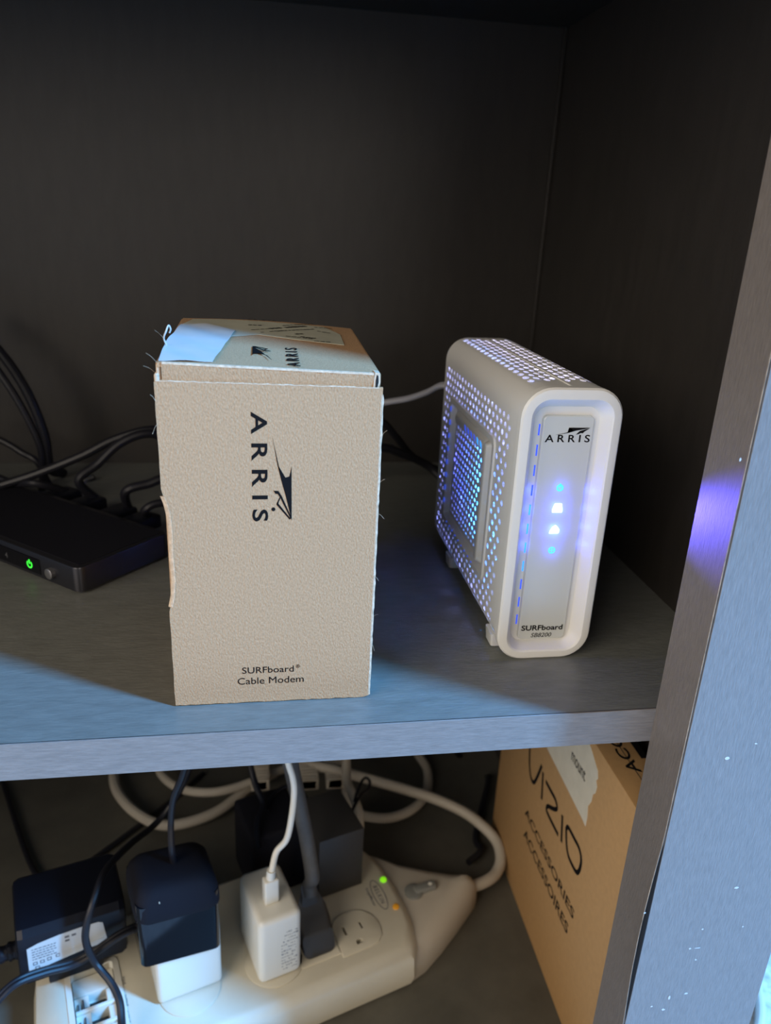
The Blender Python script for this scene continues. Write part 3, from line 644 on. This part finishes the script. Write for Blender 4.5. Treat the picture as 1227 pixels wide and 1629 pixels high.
# ------------------------------------------------------------------ brown accessories box, lower right
vz = thing('accessories_box', 'tall narrow brown cardboard box with a torn tape label, standing in the lower compartment', 'box', (205, 135, -300))
bm = bmesh.new(); rbox(bm, (192.8, 219), (24, 239), (-299.9, -86), .7, 2); obj('carton_body', bm, M['kraft2'], vz)
bm = bmesh.new(); rbox(bm, (206, 206.3), (24.5, 238), (-86.1, -85.8)); obj('lid_seam', bm, M['dark'], vz)
nY = -Y
word('printed_word', 'ACCESSORIES', (192.8, 173.2, -217.6), Vector((0, -97, 1.8)), Z, 97.5, 7.6, M['ink'], vz, lift=.1, bold=.014)
word('printed_word', 'ACCESSOIRES', (192.8, 170.0, -235.6), Vector((0, -90, 1.9)), Z, 90, 8.4, M['ink'], vz, lift=.1, bold=.014)
def stroke(bm, pp, wd, x=192.8):
    pp = [Vector((x, p[0], p[1])) for p in pp]; L = []
    for i, p in enumerate(pp):
        d = (pp[min(i+1, len(pp)-1)]-pp[max(i-1, 0)]).normalized(); nr = Vector((0, -d.z, d.y))*wd/2
        L.append([p+nr+Vector((.1, 0, 0)), p+nr-Vector((.1, 0, 0)), p-nr-Vector((.1, 0, 0)), p-nr+Vector((.1, 0, 0))])
    loft(bm, L)
bm = bmesh.new(); W_ = 3.1
def sm(pts, per=5): return [(p.y, p.z) for p in spline([(0, a, b) for a, b in pts], per)]
stroke(bm, sm([(181, -152), (180, -163), (176, -176), (170.5, -182), (164.5, -181), (160, -172), (155, -158)]), W_)
stroke(bm, [(151.5, -161), (147.5, -181.5)], W_)
stroke(bm, sm([(145, -163.5), (135, -163.2), (126, -163), (121.8, -166), (124, -169.5), (129, -173), (136, -177.5), (137.5, -181.5), (134, -182.6), (124, -182.6), (114, -182.2)]), W_)
stroke(bm, [(112.5, -164), (108, -182.5)], W_)
stroke(bm, sm([(104, -167), (101.5, -164.2), (92, -163.8), (84, -163.8), (79.5, -166.5), (78, -171), (79, -178), (82.5, -182), (92, -182.6), (97, -181), (101, -176), (104, -168.5), (104, -167)]), W_)
obj('printed_word', bm, M['ink'], vz, smooth=False)
word('lid_word', 'ACCESSORIES', (209.6, 58.5, -86), Y, -X, 97, 7.6, M['ink'], vz, lift=.1, bold=.014)
bm = bmesh.new(); rbox(bm, (214.5, 218.7), (70, 92), (-86, -85.85)); obj('lid_block', bm, M['ink'], vz)
# torn tape label
bm = bmesh.new(); tp = [(192.8, a, b) for a, b in [(165, -116), (152, -108), (120, -89.5), (106, -90), (90, -90), (76, -98), (74.6, -103), (76.5, -106), (74.6, -110), (76, -114), (78, -118), (78.6, -124), (81.5, -130), (79.8, -136), (80.6, -143.5), (84, -143), (112, -141), (140, -139.6), (150, -139)]]
tp = [(192.8, a, b) for a, b in [(157, -123), (150, -88), (100, -88), (88, -93), (77, -99), (75.4, -103), (77, -106), (74.8, -109), (75.5, -114), (78, -117), (78.5, -123), (81.5, -129), (80, -136), (80.4, -143.5), (86, -142.6), (118, -141), (150, -139.6)]]
prism(bm, tp, (-.18, 0, 0)); obj('tape_label', bm, M['tape'], vz, smooth=False, label='torn cream tape with handwriting')
word('handwritten_word', 'mount', (192.6, 112, -118.5), Vector((0, -1, .02)), Vector((0, .15, 1)), 22, 7, M['ink'], vz, lift=.1)

# ------------------------------------------------------------------ surge protector
ps = thing('surge_protector', 'cream surge protector power strip on the floor of the lower compartment', 'power strip', S(-60, 25, -300))
def arcend(e=0):
    return [(30-e, -28+e), (37-e, -20+e), (42-e, -8), (45-e, 8), (46-e, 28), (45-e, 48), (42-e, 62), (37-e, 76-e), (30-e, 84-e)]
def outline(e, el=0): return arcend(e)+[(-60, 84-e), (-150, 84-e), (-190+el, 84-e), (-200+el, 74-e), (-204+el, 60), (-206+el, 28), (-204+el, 0), (-200+el, -14+e), (-190+el, -28+e), (-150, -28+e), (-60, -28+e)]
bm = bmesh.new()
loft(bm, [[S(p[0], p[1], z_) for p in outline(e, el)] for z_, e, el in ((-299.8, 2.0, 1), (-297, -1, 0), (-290, -2.2, 0), (-274, -1.5, 3), (-270, .6, 8), (-267, 4, 14), (-266, 6.5, 18))])
cut = bmesh.new()
rbox(cut, (-181, -155), (-27, 47), (-279, -260), 0, 3, MS)
def slots(b, cx_, cy_, z0, z1):
    rbox(b, (cx_-7.2, cx_-5.4), (cy_-3.6, cy_+4.2), (z0, z1), 0, 1, MS); rbox(b, (cx_+5.4, cx_+7.0), (cy_-3.0, cy_+3.4), (z0, z1), 0, 1, MS)
    prism(b, [S(cx_+px_, cy_-12+py_, z0) for px_, py_ in [(-2.4, -1.2), (2.4, -1.2), (2.4, 1.0), (1.2, 2.4), (-1.2, 2.4), (-2.4, 1.0)]], (0, 0, z1-z0))
OUT = [(0, 4), (-29, 7), (-58, 4), (-113, 8), (2, 58), (-30, 58), (-170, 66)]
for p in OUT[:2]: slots(cut, *p, -274, -260)
bm = boolean_cut(bm, cut); obj('body', bm, M['cream'], ps, angle=30)
bm = bmesh.new(); rbox(bm, (-180.5, -155.5), (-26.5, 46.5), (-279, -278.6), 0, 1, MS); obj('jack_tray', bm, M['ivory'], ps)
for i, (cx_, cy_) in enumerate(OUT[:6]):
    bm = bmesh.new()
    pl = [(-15, -18), (6, -18), (12, -17), (16.5, -13), (18.6, -7), (18.8, 0), (17, 6), (12.5, 11), (6, 13.8), (-3, 14), (-9, 12), (-13.5, 7)]
    if i in (1,): pl = [(-14.5, -17.5), (14, -17.5), (14, 13), (-14.5, 13)]
    if i in (2, 3): pl = [(19.5*math.cos(2*math.pi*k/24), 19.5*math.sin(2*math.pi*k/24)-1) for k in range(24)]
    loft(bm, [[S(cx_+p[0], cy_+p[1], -266.5) for p in pl], [S(cx_+p[0], cy_+p[1], -265.4) for p in pl], [S(cx_+p[0]*.96, cy_+p[1]*.96, -265.0) for p in pl]])
    if i < 2:
        cut = bmesh.new(); slots(cut, cx_, cy_, -270, -260); bm = boolean_cut(bm, cut)
    obj('outlet_face', bm, M['cream'], ps, angle=30)
bm = bmesh.new()
for p in OUT[:2]: rbox(bm, (p[0]-9, p[0]+9), (p[1]-16, p[1]+6), (-273.8, -273.2), 0, 1, MS)
obj('contact_cavity', bm, M['dark'], ps)
# taupe end housing
bm = bmesh.new()
def cap(e, z_): return [S(p[0], p[1], z_) for p in [(22, -22+e), (30, -27+e), (45, -24+e), (63-e*.6, -16+e), (82-e*.8, -6+e), (98-e, 3+e*.7), (107-e, 8+e*.4), (110-e, 13), (110-e, 18), (107-e, 22-e*.4), (96-e*.8, 29-e), (80-e*.6, 40-e), (62-e*.4, 54-e), (48, 68-e), (36, 78-e), (26, 80-e)]]
loft(bm, [cap(0, -299.8), cap(-.8, -294), cap(-.5, -284), cap(2, -278), cap(6, -274), cap(11, -272)])
bmesh.ops.triangulate(bm, faces=[f for f in bm.faces if len(f.verts) > 4])
obj('end_housing', bm, M['cream2'], ps, angle=30)
# rocker lever switch
sw = bmesh.new(); disc(sw, S(57, 18.5, -272.3), 7.0, Z, 2.2, 28, dome=.7); obj('switch_dial', sw, M['switch'], ps)
bm = bmesh.new(); loft(bm, [[S(57+p[0]*c_-p[1]*s_, 18.5+p[0]*s_+p[1]*c_, z_) for p in rrect(0+e, 18.5-e, -3.8+e, 3.8-e, 2.6, 4)] for z_, e in ((-272.3, 0), (-269.0, .2), (-268.3, 1)) for c_, s_ in ((math.cos(R(-3)), math.sin(R(-3))),)]); obj('switch_lever', bm, M['switch'], ps)
bm = bmesh.new(); disc(bm, S(70.5, 17.8, -268.4), 1.6, Z, .2, 16); obj('switch_mark', bm, M['ivory'], ps)
bm = bmesh.new(); loft(bm, [[S(57+p[0], 18.5+p[1], z_) for p in rrect(-8+e, 20-e, -8+e, 6-e, 5, 4)] for z_, e in ((-273, 0), (-272.1, .2))]); obj('switch_recess', bm, M['brick'], ps)
for (u, v, mt, nm) in ((610, 1399, 'led_g', 'green'), (630, 1442, 'led_o', 'amber')):
    p = at(u, v, 2, -265.5); bm = bmesh.new(); disc(bm, (p.x, p.y, -266.4), 2.5, Z, .9, 18, dome=1.3); obj('indicator_lamp', bm, M[mt], ps, label='%s indicator lamp' % nm)
# oval logo
bm = bmesh.new(); pc = at(603, 1423, 2, -266); a_ = (at(615, 1447, 2, -266)-at(591, 1400, 2, -266)); L_ = a_.length/2*.98; a_.normalize(); q_ = Vector((-a_.y, a_.x, 0)); L = []
for k in range(33):
    t_ = 2*math.pi*k/32; L.append([pc+a_*(L_-e)*math.cos(t_)+q_*(4.4-e)*math.sin(t_)+Z*h_ for e, h_ in ((0, -.1), (0, .15), (.55, .15), (.55, -.1))])
loft(bm, L); obj('oval_outline', bm, M['grey_ink'], ps, smooth=False)
word('brand_word', 'BELKIN', pc-a_*8.2-q_*1.5, a_, q_, 16.4, 3.2, M['grey_ink'], ps, spacing=1.35, lift=.12)
word('brand_word', 'SurgeMaster', pc-a_*8.5-q_*8.0, a_, q_, 17, 2.6, M['grey_ink'], ps, lift=.12)
# phone jacks
bm = bmesh.new(); o_ = rrect(-184.5, -151.5, -27.5, 50, 4, 4); i_ = rrect(-181, -155, -27, 47, 2, 4)
loft(bm, [[S(*p, -266.6) for p in o_], [S(*p, -265.4) for p in o_], [S(*p, -264.9) for p in i_], [S(*p, -279) for p in i_]], False, False); obj('jack_frame', bm, M['ivory'], ps)
bm = bmesh.new(); rbox(bm, (-180.6, -155.4), (33.5, 46.6), (-278.8, -270.5), .8, 2, MS); obj('jack_ledge', bm, M['ivory'], ps)
for k in range(4):
    tt = 20-k*12.6
    bm = bmesh.new(); rbox(bm, (-180.4, -155.6), (tt, tt+2.2), (-278.8, -268.3), .3, 1, MS)
    loft(bm, [[S(s_, tt+2.2, -278.6), S(s_, tt+12.2, -278.6), S(s_, tt+12.2, -270.2), S(s_, tt+2.2, -273.5)] for s_ in (-180.4, -172)]); jk = obj('phone_jack', bm, M['ivory'], ps)
    bm = bmesh.new(); rbox(bm, (-171.8, -162), (tt+2.6, tt+11.6), (-278.5, -277.6), .1, 1, MS); obj('jack_opening', bm, M['brick'], jk)
    bm = bmesh.new()
    for q in range(2): rbox(bm, (-178.8+q*3, -177.9+q*3), (tt+3.6, tt+(10.2 if q else 8)), (-272.9, -270.2), 0, 1, MS)
    obj('jack_mark', bm, M['grey_ink'], jk)
    bm = bmesh.new(); rbox(bm, (-161.5, -155.8), (tt+3, tt+11.8), (-278.6, -269.5), .5, 1, MS); obj('jack_latch', bm, M['ivory'], jk)
for s_, (u, v) in (('input', (197, 1560)), ('output', (200, 1592)), ('output', (203, 1618))):
    p = at(u, v, 2, -266); sv = MS.to_3x3() @ X; tv = MS.to_3x3() @ Y
    wd = 6 if s_ == 'input' else 8.6
    word('port_word', s_, p+tv*wd/2-sv*1.3, -tv, sv, wd, 2.6, M['grey_ink'], ps, lift=.1)
# its thick cord (one piece with the strip)
bm = bmesh.new(); tube(bm, [S(106, 15, -285), A(775, 1401, 2, -287), A(790, 1388, 2, -288), A(797, 1366, 2, -286), A(790, 1338, 2, -283), A(766, 1312, 2, -279), A(735, 1290, 2, -276), A(690, 1270, 2, -272), A(645, 1256, 2, -268), A(600, 1243, 2, -264), A(560, 1232, 2, -262), A(520, 1222, 2, -262), A(480, 1215, 2, -266)], 4.6, n=12); obj('power_cord', bm, M['cable_w'], ps, label='thick ivory power cord')
# ------------------------------------------------------------------ loose ivory cords at the back
def low(u, v, z): return A(u, v, 2, z)
cable('ivory_cord', [low(440, 1228, -283), low(400, 1250, -285), low(350, 1288, -288), low(300, 1308, -289), low(255, 1312, -290), low(215, 1292, -291), low(188, 1262, -291), low(181, 1232, -291), low(190, 1205, -291), low(215, 1188, -291), low(250, 1180, -291)], 4.4, M['cable_w'], 'ivory cord making the wide outer loop behind the power strip, left side')
cable('ivory_cord', [low(455, 1222, -274), low(420, 1236, -275), low(380, 1251, -277), low(340, 1260, -279), low(300, 1258, -281), low(270, 1245, -283), low(254, 1225, -285), low(262, 1205, -285), low(285, 1195, -285)], 3.8, M['cable_w'], 'ivory cord making the smaller inner loop behind the power strip, left side')
cable('ivory_cord', [low(665, 1200, -290), low(680, 1226, -290), low(678, 1262, -290), low(655, 1288, -290), low(620, 1301, -290), low(585, 1299, -289), low(560, 1288, -287), low(552, 1262, -280), (72, 322, -272)], 4.2, M['cable_w'], 'ivory cord curling round the right-hand loop behind the charcoal adapter')
cable('ivory_cord', [low(572, 1318, -262), low(570, 1290, -255), low(560, 1262, -252), low(552, 1240, -252), (70, 300, -245)], 4.0, M['cable_w'], 'short ivory cord rising beside the charcoal adapter')
for (u, v, lab, dw) in ((490, 1228, 'ribbed ivory cord collar directly right of the grey flat cord under the shelf', 9), (532, 1226, 'ribbed ivory cord collar further right, above the charcoal adapter', 8), (414, 1229, 'ribbed ivory cord collar left of the white charging cable under the shelf', 8)):
    bm = bmesh.new(); p = A(u, v, 2, -262)
    for k in range(8): rbox(bm, (p.x-dw, p.x+dw), (p.y-12+k*4, p.y-9.6+k*4), (-272+.3*(k % 2), -261-.3*(k % 2)), .8, 2)
    rbox(bm, (p.x-dw+2, p.x+dw-2), (p.y-12, p.y+20), (-271, -262), .5, 1)
    tag(obj('ribbed_collar', bm, M['cable_w']), lab, 'connector', 'ribbed ivory cord collars')
bm = bmesh.new(); tube(bm, [A(564, 1275, 2, -240), A(570, 1255, 2, -238), A(580, 1238, 2, -238), A(588, 1242, 2, -238), A(586, 1255, 2, -238), A(574, 1265, 2, -239), A(560, 1290, 2, -240)], 1.3, n=6); tag(obj('twist_tie', bm, M['cable_b']), 'small black twist tie looped around the ivory cord', 'tie')

# ------------------------------------------------------------------ things plugged in
# white usb charger
ch = thing('usb_charger', 'white usb wall charger with fine print, standing in the middle of the power strip', 'charger', S(-58, 10, -265))
bm = bmesh.new(); rbox(bm, (-72.5, -44), (-12, 33), (-264.6, -212), 4.2, 4, MS); obj('charger_body', bm, M['ivory'], ch)
bm = bmesh.new(); sv = MS.to_3x3() @ X; tv = MS.to_3x3() @ Y
for r_ in range(13):
    zz_ = -226-r_*2.6; 
    s0 = -58 if r_ > 2 else -56
    x_ = s0
    while x_ < -48.5:
        ln = random.uniform(.5, 1.8)
        if random.random() > .3: rbox(bm, (x_, x_+ln), (-12.08, -11.9), (zz_, zz_+random.choice((.35, .5, .9))), 0, 1, MS)
        x_ += ln+.5
obj('charger_print', bm, M['metal_l'], ch, smooth=False)
# its cable
uc = thing('charging_cable', 'white charging cable plugged into the top of the white usb charger', 'cable', S(-59, 4, -212))
bm = bmesh.new(); rbox(bm, (-64.5, -55), (.0, 6.8), (-212, -193), 1.2, 3, MS); obj('plug', bm, M['ivory'], uc)
bm = bmesh.new(); tube(bm, [S(-59.8, 3.4, -194), S(-59.5, 3.4, -190), S(-58.5, 3.6, -186), S(-54, 8, -178), A(456, 1335, 2, -170), A(464, 1300, 2, -155), A(468, 1262, 2, -140), A(466, 1238, 2, -128), A(459, 1215, 2, -115), A(450, 1180, 2, -95)], 2.0, n=10); obj('cord', bm, M['ivory'], uc)
bm = bmesh.new(); tube(bm, [S(-59.8, 3.4, -194), S(-59.2, 3.4, -187)], 2.9, n=12, per=2); obj('strain_relief', bm, M['ivory'], uc)
# charcoal plug with flat cord
pg = thing('flat_plug', 'charcoal plug with a thick grey cord, between the white charger and the empty outlet', 'plug', S(-28, 6, -265))
bm = bmesh.new(); L = []
for (t_, z_, w_, h_) in [(-4.5, -258, 7.5, 6), (-3.5, -257, 11, 7.6), (4, -254, 12, 9), (9, -247, 11, 9), (12.5, -241, 8.2, 8), (14.5, -235, 6.2, 6.5), (15.5, -229, 5.6, 5.2)]:
    L.append([S(-28.5+p[0], t_+p[1]*.45, z_+p[1]) for p in rrect(-w_, w_, -h_, h_, min(w_, h_)*.55, 4)])
loft(bm, L); 
for v in bm.verts: v.co.z = max(v.co.z, -264.7)
obj('plug_body', bm, M['brick'], pg)
bm = bmesh.new(); tube(bm, [S(-28.5, 15, -233), S(-28, 16.5, -225), A(497, 1395, 2, -215), A(490, 1345, 2, -195), A(481, 1300, 2, -172), A(472, 1258, 2, -150), A(464, 1222, 2, -128), A(456, 1185, 2, -105)], 5.0, ry=3.6, n=12, upv=(0, 1, 0)); obj('cord', bm, M['cable_cg'], pg)
# charcoal power adapter
ad = thing('power_adapter', 'square charcoal power adapter at the back of the power strip, behind the empty outlet', 'adapter', S(5, 58, -265))
bm = bmesh.new(); rbox(bm, (-13, 22), (36, 82), (-264.8, -212), .9, 2, MS); obj('adapter_body', bm, M['brick'], ad)
bm = bmesh.new(); tube(bm, [S(0, 80, -225), S(-2, 95, -222), S(-8, 110, -200), S(-14, 112, -160), S(-16, 110, -110)], 2.6, n=8); obj('cord', bm, M['cable_b'], ad)
ad = thing('power_adapter', 'black power adapter with a glossy ridge, behind the white charger', 'adapter', S(-40, 75, -265))
bm = bmesh.new(); rbox(bm, (-57, -16), (53, 98), (-264.8, -208), 3, 3, MS); obj('adapter_body', bm, M['black_m'], ad)
bm = bmesh.new(); tube(bm, [A(412, 1350, 2, -208), A(409, 1325, 2, -205), A(411, 1303, 2, -203), A(419, 1280, 2, -202), A(408, 1252, 2, -196), A(402, 1232, 2, -190), A(396, 1205, 2, -180)], 2.4, n=10); obj('cord', bm, M['black'], ad)
bm = bmesh.new(); tube(bm, [A(425, 1290, 2, -206), A(432, 1268, 2, -207), A(450, 1253, 2, -206), A(470, 1248, 2, -205)], 1.6, n=8); obj('ridge', bm, M['black'], ad)
# white / glossy black block adapter
wa = thing('cube_adapter', 'white block adapter wearing a glossy black sleeve and a matte black cap', 'adapter', S(-113, 18, -265))
bm = bmesh.new(); rbox(bm, (-133.5, -93), (1.5, 36), (-264.7, -206), 3, 3, MS); obj('white_base', bm, M['ivory'], wa)
bm = bmesh.new(); loft(bm, [[S(p[0]+dx_, p[1], z_+(p[0]+113)*-.13) for p in rrect(-142+e, -94-e, -3.2+e, 34-e, 4, 5)] for z_, e, dx_ in ((-227.4, 1.2, 0), (-226, .2, 0), (-200, 0, 0), (-180, 0, 0))]); obj('glossy_sleeve', bm, M['black_gl'], wa)
bm = bmesh.new(); loft(bm, [[S(p[0], p[1], z_+(p[0]+113)*-.10) for p in rrect(-143+e, -92.6-e, -4.6+e, 37-e, 8, 6)] for z_, e in ((-192, .8), (-190.5, 0), (-182, .3), (-176, 1.6), (-172.5, 3.6), (-170.6, 6.4), (-169.8, 10))]); obj('matte_cap', bm, M['black_m'], wa)
bm = bmesh.new(); tube(bm, [A(228, 1412, 2, -171.8), A(240, 1414, 2, -172), A(250, 1422, 2, -173), A(254, 1438, 2, -176)], .3, n=5); obj('lint_hair', bm, M['label_grey'], wa)
bm = bmesh.new(); tube(bm, [A(276, 1372, 2, -170), A(273, 1350, 2, -158), A(272, 1310, 2, -145), A(276, 1270, 2, -128), A(290, 1235, 2, -112), A(300, 1200, 2, -95)], 2.0, n=8); obj('cord', bm, M['cable_b'], wa)
# black adapter with the white label
la = thing('labelled_adapter', 'black power adapter with a white rating label, leftmost on the power strip', 'adapter', S(-175, 65, -265))
TL = MS @ Matrix.Translation((-176, 66, -233)) @ Matrix.Rotation(R(1.5), 4, 'Y')
bm = bmesh.new(); b = bmesh.new()
sec = [(-26, -19.5), (-26, 13), (-25, 16), (-21, 19.5), (-12, 20.5), (22, 19), (27, 15), (28, 8), (28, -17), (26, -19.5)]
L = []
for x_, k_ in ((-32, .86), (-31, .95), (-28, 1), (28, 1), (31, .95), (32, .86)): L.append([Vector((x_, (p[0]-1)*k_+1, p[1]*k_)) for p in sec])
loft(b, L); merge(bm, b, TL); obj('adapter_body', bm, M['black'], la, angle=25)
bm = bmesh.new(); rbox(bm, (-193, -160), (46, 76), (-265.4, -251), 1, 2, MS); obj('plug_boss', bm, M['black'], la)
bm = bmesh.new(); lp_ = [(-26.5, -11), (-26.5, 8.3), (-20, 10.4), (-8, 12), (4, 12.6), (15, 12.4), (17.5, 11), (19.5, -4.0)]
prism(bm, [TL @ Vector((a, -26.2, b_)) for a, b_ in lp_], TL.to_3x3() @ Vector((0, .25, 0))); lb = obj('rating_label', bm, M['label'], la, smooth=False, label='white rating label')
bm = bmesh.new()
def bar(x0, x1, z0, z1, b_=bm): rbox(b_, (x0, x1), (-26.32, -26.18), (z0, z1), 0, 1, TL)
for r_ in range(5):
    x_ = -24
    while x_ < -10-r_*.5:
        ln = random.uniform(.7, 2.2); bar(x_, x_+ln, 6.4-r_*2.0, 7.0-r_*2.0); x_ += ln+.5
for x_, z_ in ((-24, -6), (-20, -6), (-16, -5.6), (-23, -9.8), (-11, -5)): bar(x_, x_+2.6, z_, z_+.5); bar(x_, x_+.5, z_, z_+2.2); bar(x_+2.1, x_+2.6, z_, z_+2.2); bar(x_, x_+2.6, z_+2, z_+2.5)
for x_, z_ in ((-5, 8), (-1, 8), (6, 8), (-5, 5), (6, 5)): bar(x_, x_+2.6, z_, z_+1.5)
obj('label_print', bm, M['grey_ink'], lb, smooth=False)
bm = bmesh.new(); rbox(bm, (-8.5, 17.5), (-26.4, -26.2), (-5.4, -1.0), 0, 1, TL @ Matrix.Rotation(R(2), 4, 'Y')); obj('white_sticker', bm, M['label'], lb)
bm = bmesh.new(); tube(bm, [TL @ Vector((-31, -12, -4)), TL @ Vector((-36, -12, -4)), TL @ Vector((-44, -12, -5)), TL @ Vector((-60, -14, -8))], 4.2, n=10, radii=[6, 5.4, 5.8, 4.6, 5, 4, 4.2, 3.4]); obj('strain_relief', bm, M['black'], la)
bm = bmesh.new(); tube(bm, [TL @ Vector((-58, -14, -8)), TL @ Vector((-80, -14, -6)), TL @ Vector((-120, -4, -2))], 2.6, n=8); obj('cord', bm, M['cable_b'], la)

# ------------------------------------------------------------------ loose dark cables in front
def ls(u, v, t): # pixel on the upright plane t = const of the strip frame
    d = ray(u, v); nv = MS.to_3x3() @ Y; k = ((S(0, t, 0)-CAM).dot(nv))/d.dot(nv); return CAM+d*k
cable('black_cable', [ls(310, 1200, 110), ls(285, 1260, 108), ls(250, 1308, 102), ls(205, 1345, 80), ls(168, 1385, 50), ls(150, 1430, 34), ls(138, 1470, 28), ls(137, 1500, 27), ls(152, 1532, 24), ls(176, 1562, 14), ls(190, 1592, 3), ls(194, 1629, -8), S(-158, -24, -258), S(-168, -46, -262)], 2.3, M['cable_b'], 'dark cable hanging down across the white-labelled adapter and over the phone jacks')
bm = bmesh.new()
tube(bm, [ls(-30, 1625, 20), ls(0, 1590, 24), ls(28, 1565, 27), ls(70, 1549, 30), ls(115, 1537, 31), ls(150, 1518, 31), ls(185, 1494, 32), ls(212, 1480, 34), ls(236, 1470, 42), ls(262, 1462, 52)], 1.9)
tube(bm, [ls(-30, 1612, 23), ls(0, 1581, 27), ls(30, 1557, 30), ls(70, 1542, 33), ls(115, 1530, 34), ls(150, 1511, 34), ls(185, 1487, 35), ls(212, 1473, 37), ls(236, 1463, 45), ls(262, 1455, 55)], 1.6)
tag(obj('twin_cable', bm, M['cable_b']), 'dark twin cable crossing in front of the white rating label', 'cable')
cable('black_cable', [A(700, 1170, 1, 340), A(735, 1208, 1, 345), A(758, 1250, 1, 348), (207, 300, -292), (178, 236, -296.5), A(766, 1352, 2, -294), A(745, 1372, 2, -292)], 2.6, M['cable_b'], 'dark cable dropping at the back right, beside the brown box')
cable('black_cable', [(-240, 345, -296), A(60, 1395, 2, -296), A(120, 1385, 2, -296), (-90, 300, -297), (-60, 340, -297.5)], 2.2, M['cable_b'], 'dark cable lying on the lower floor behind the labelled adapter')
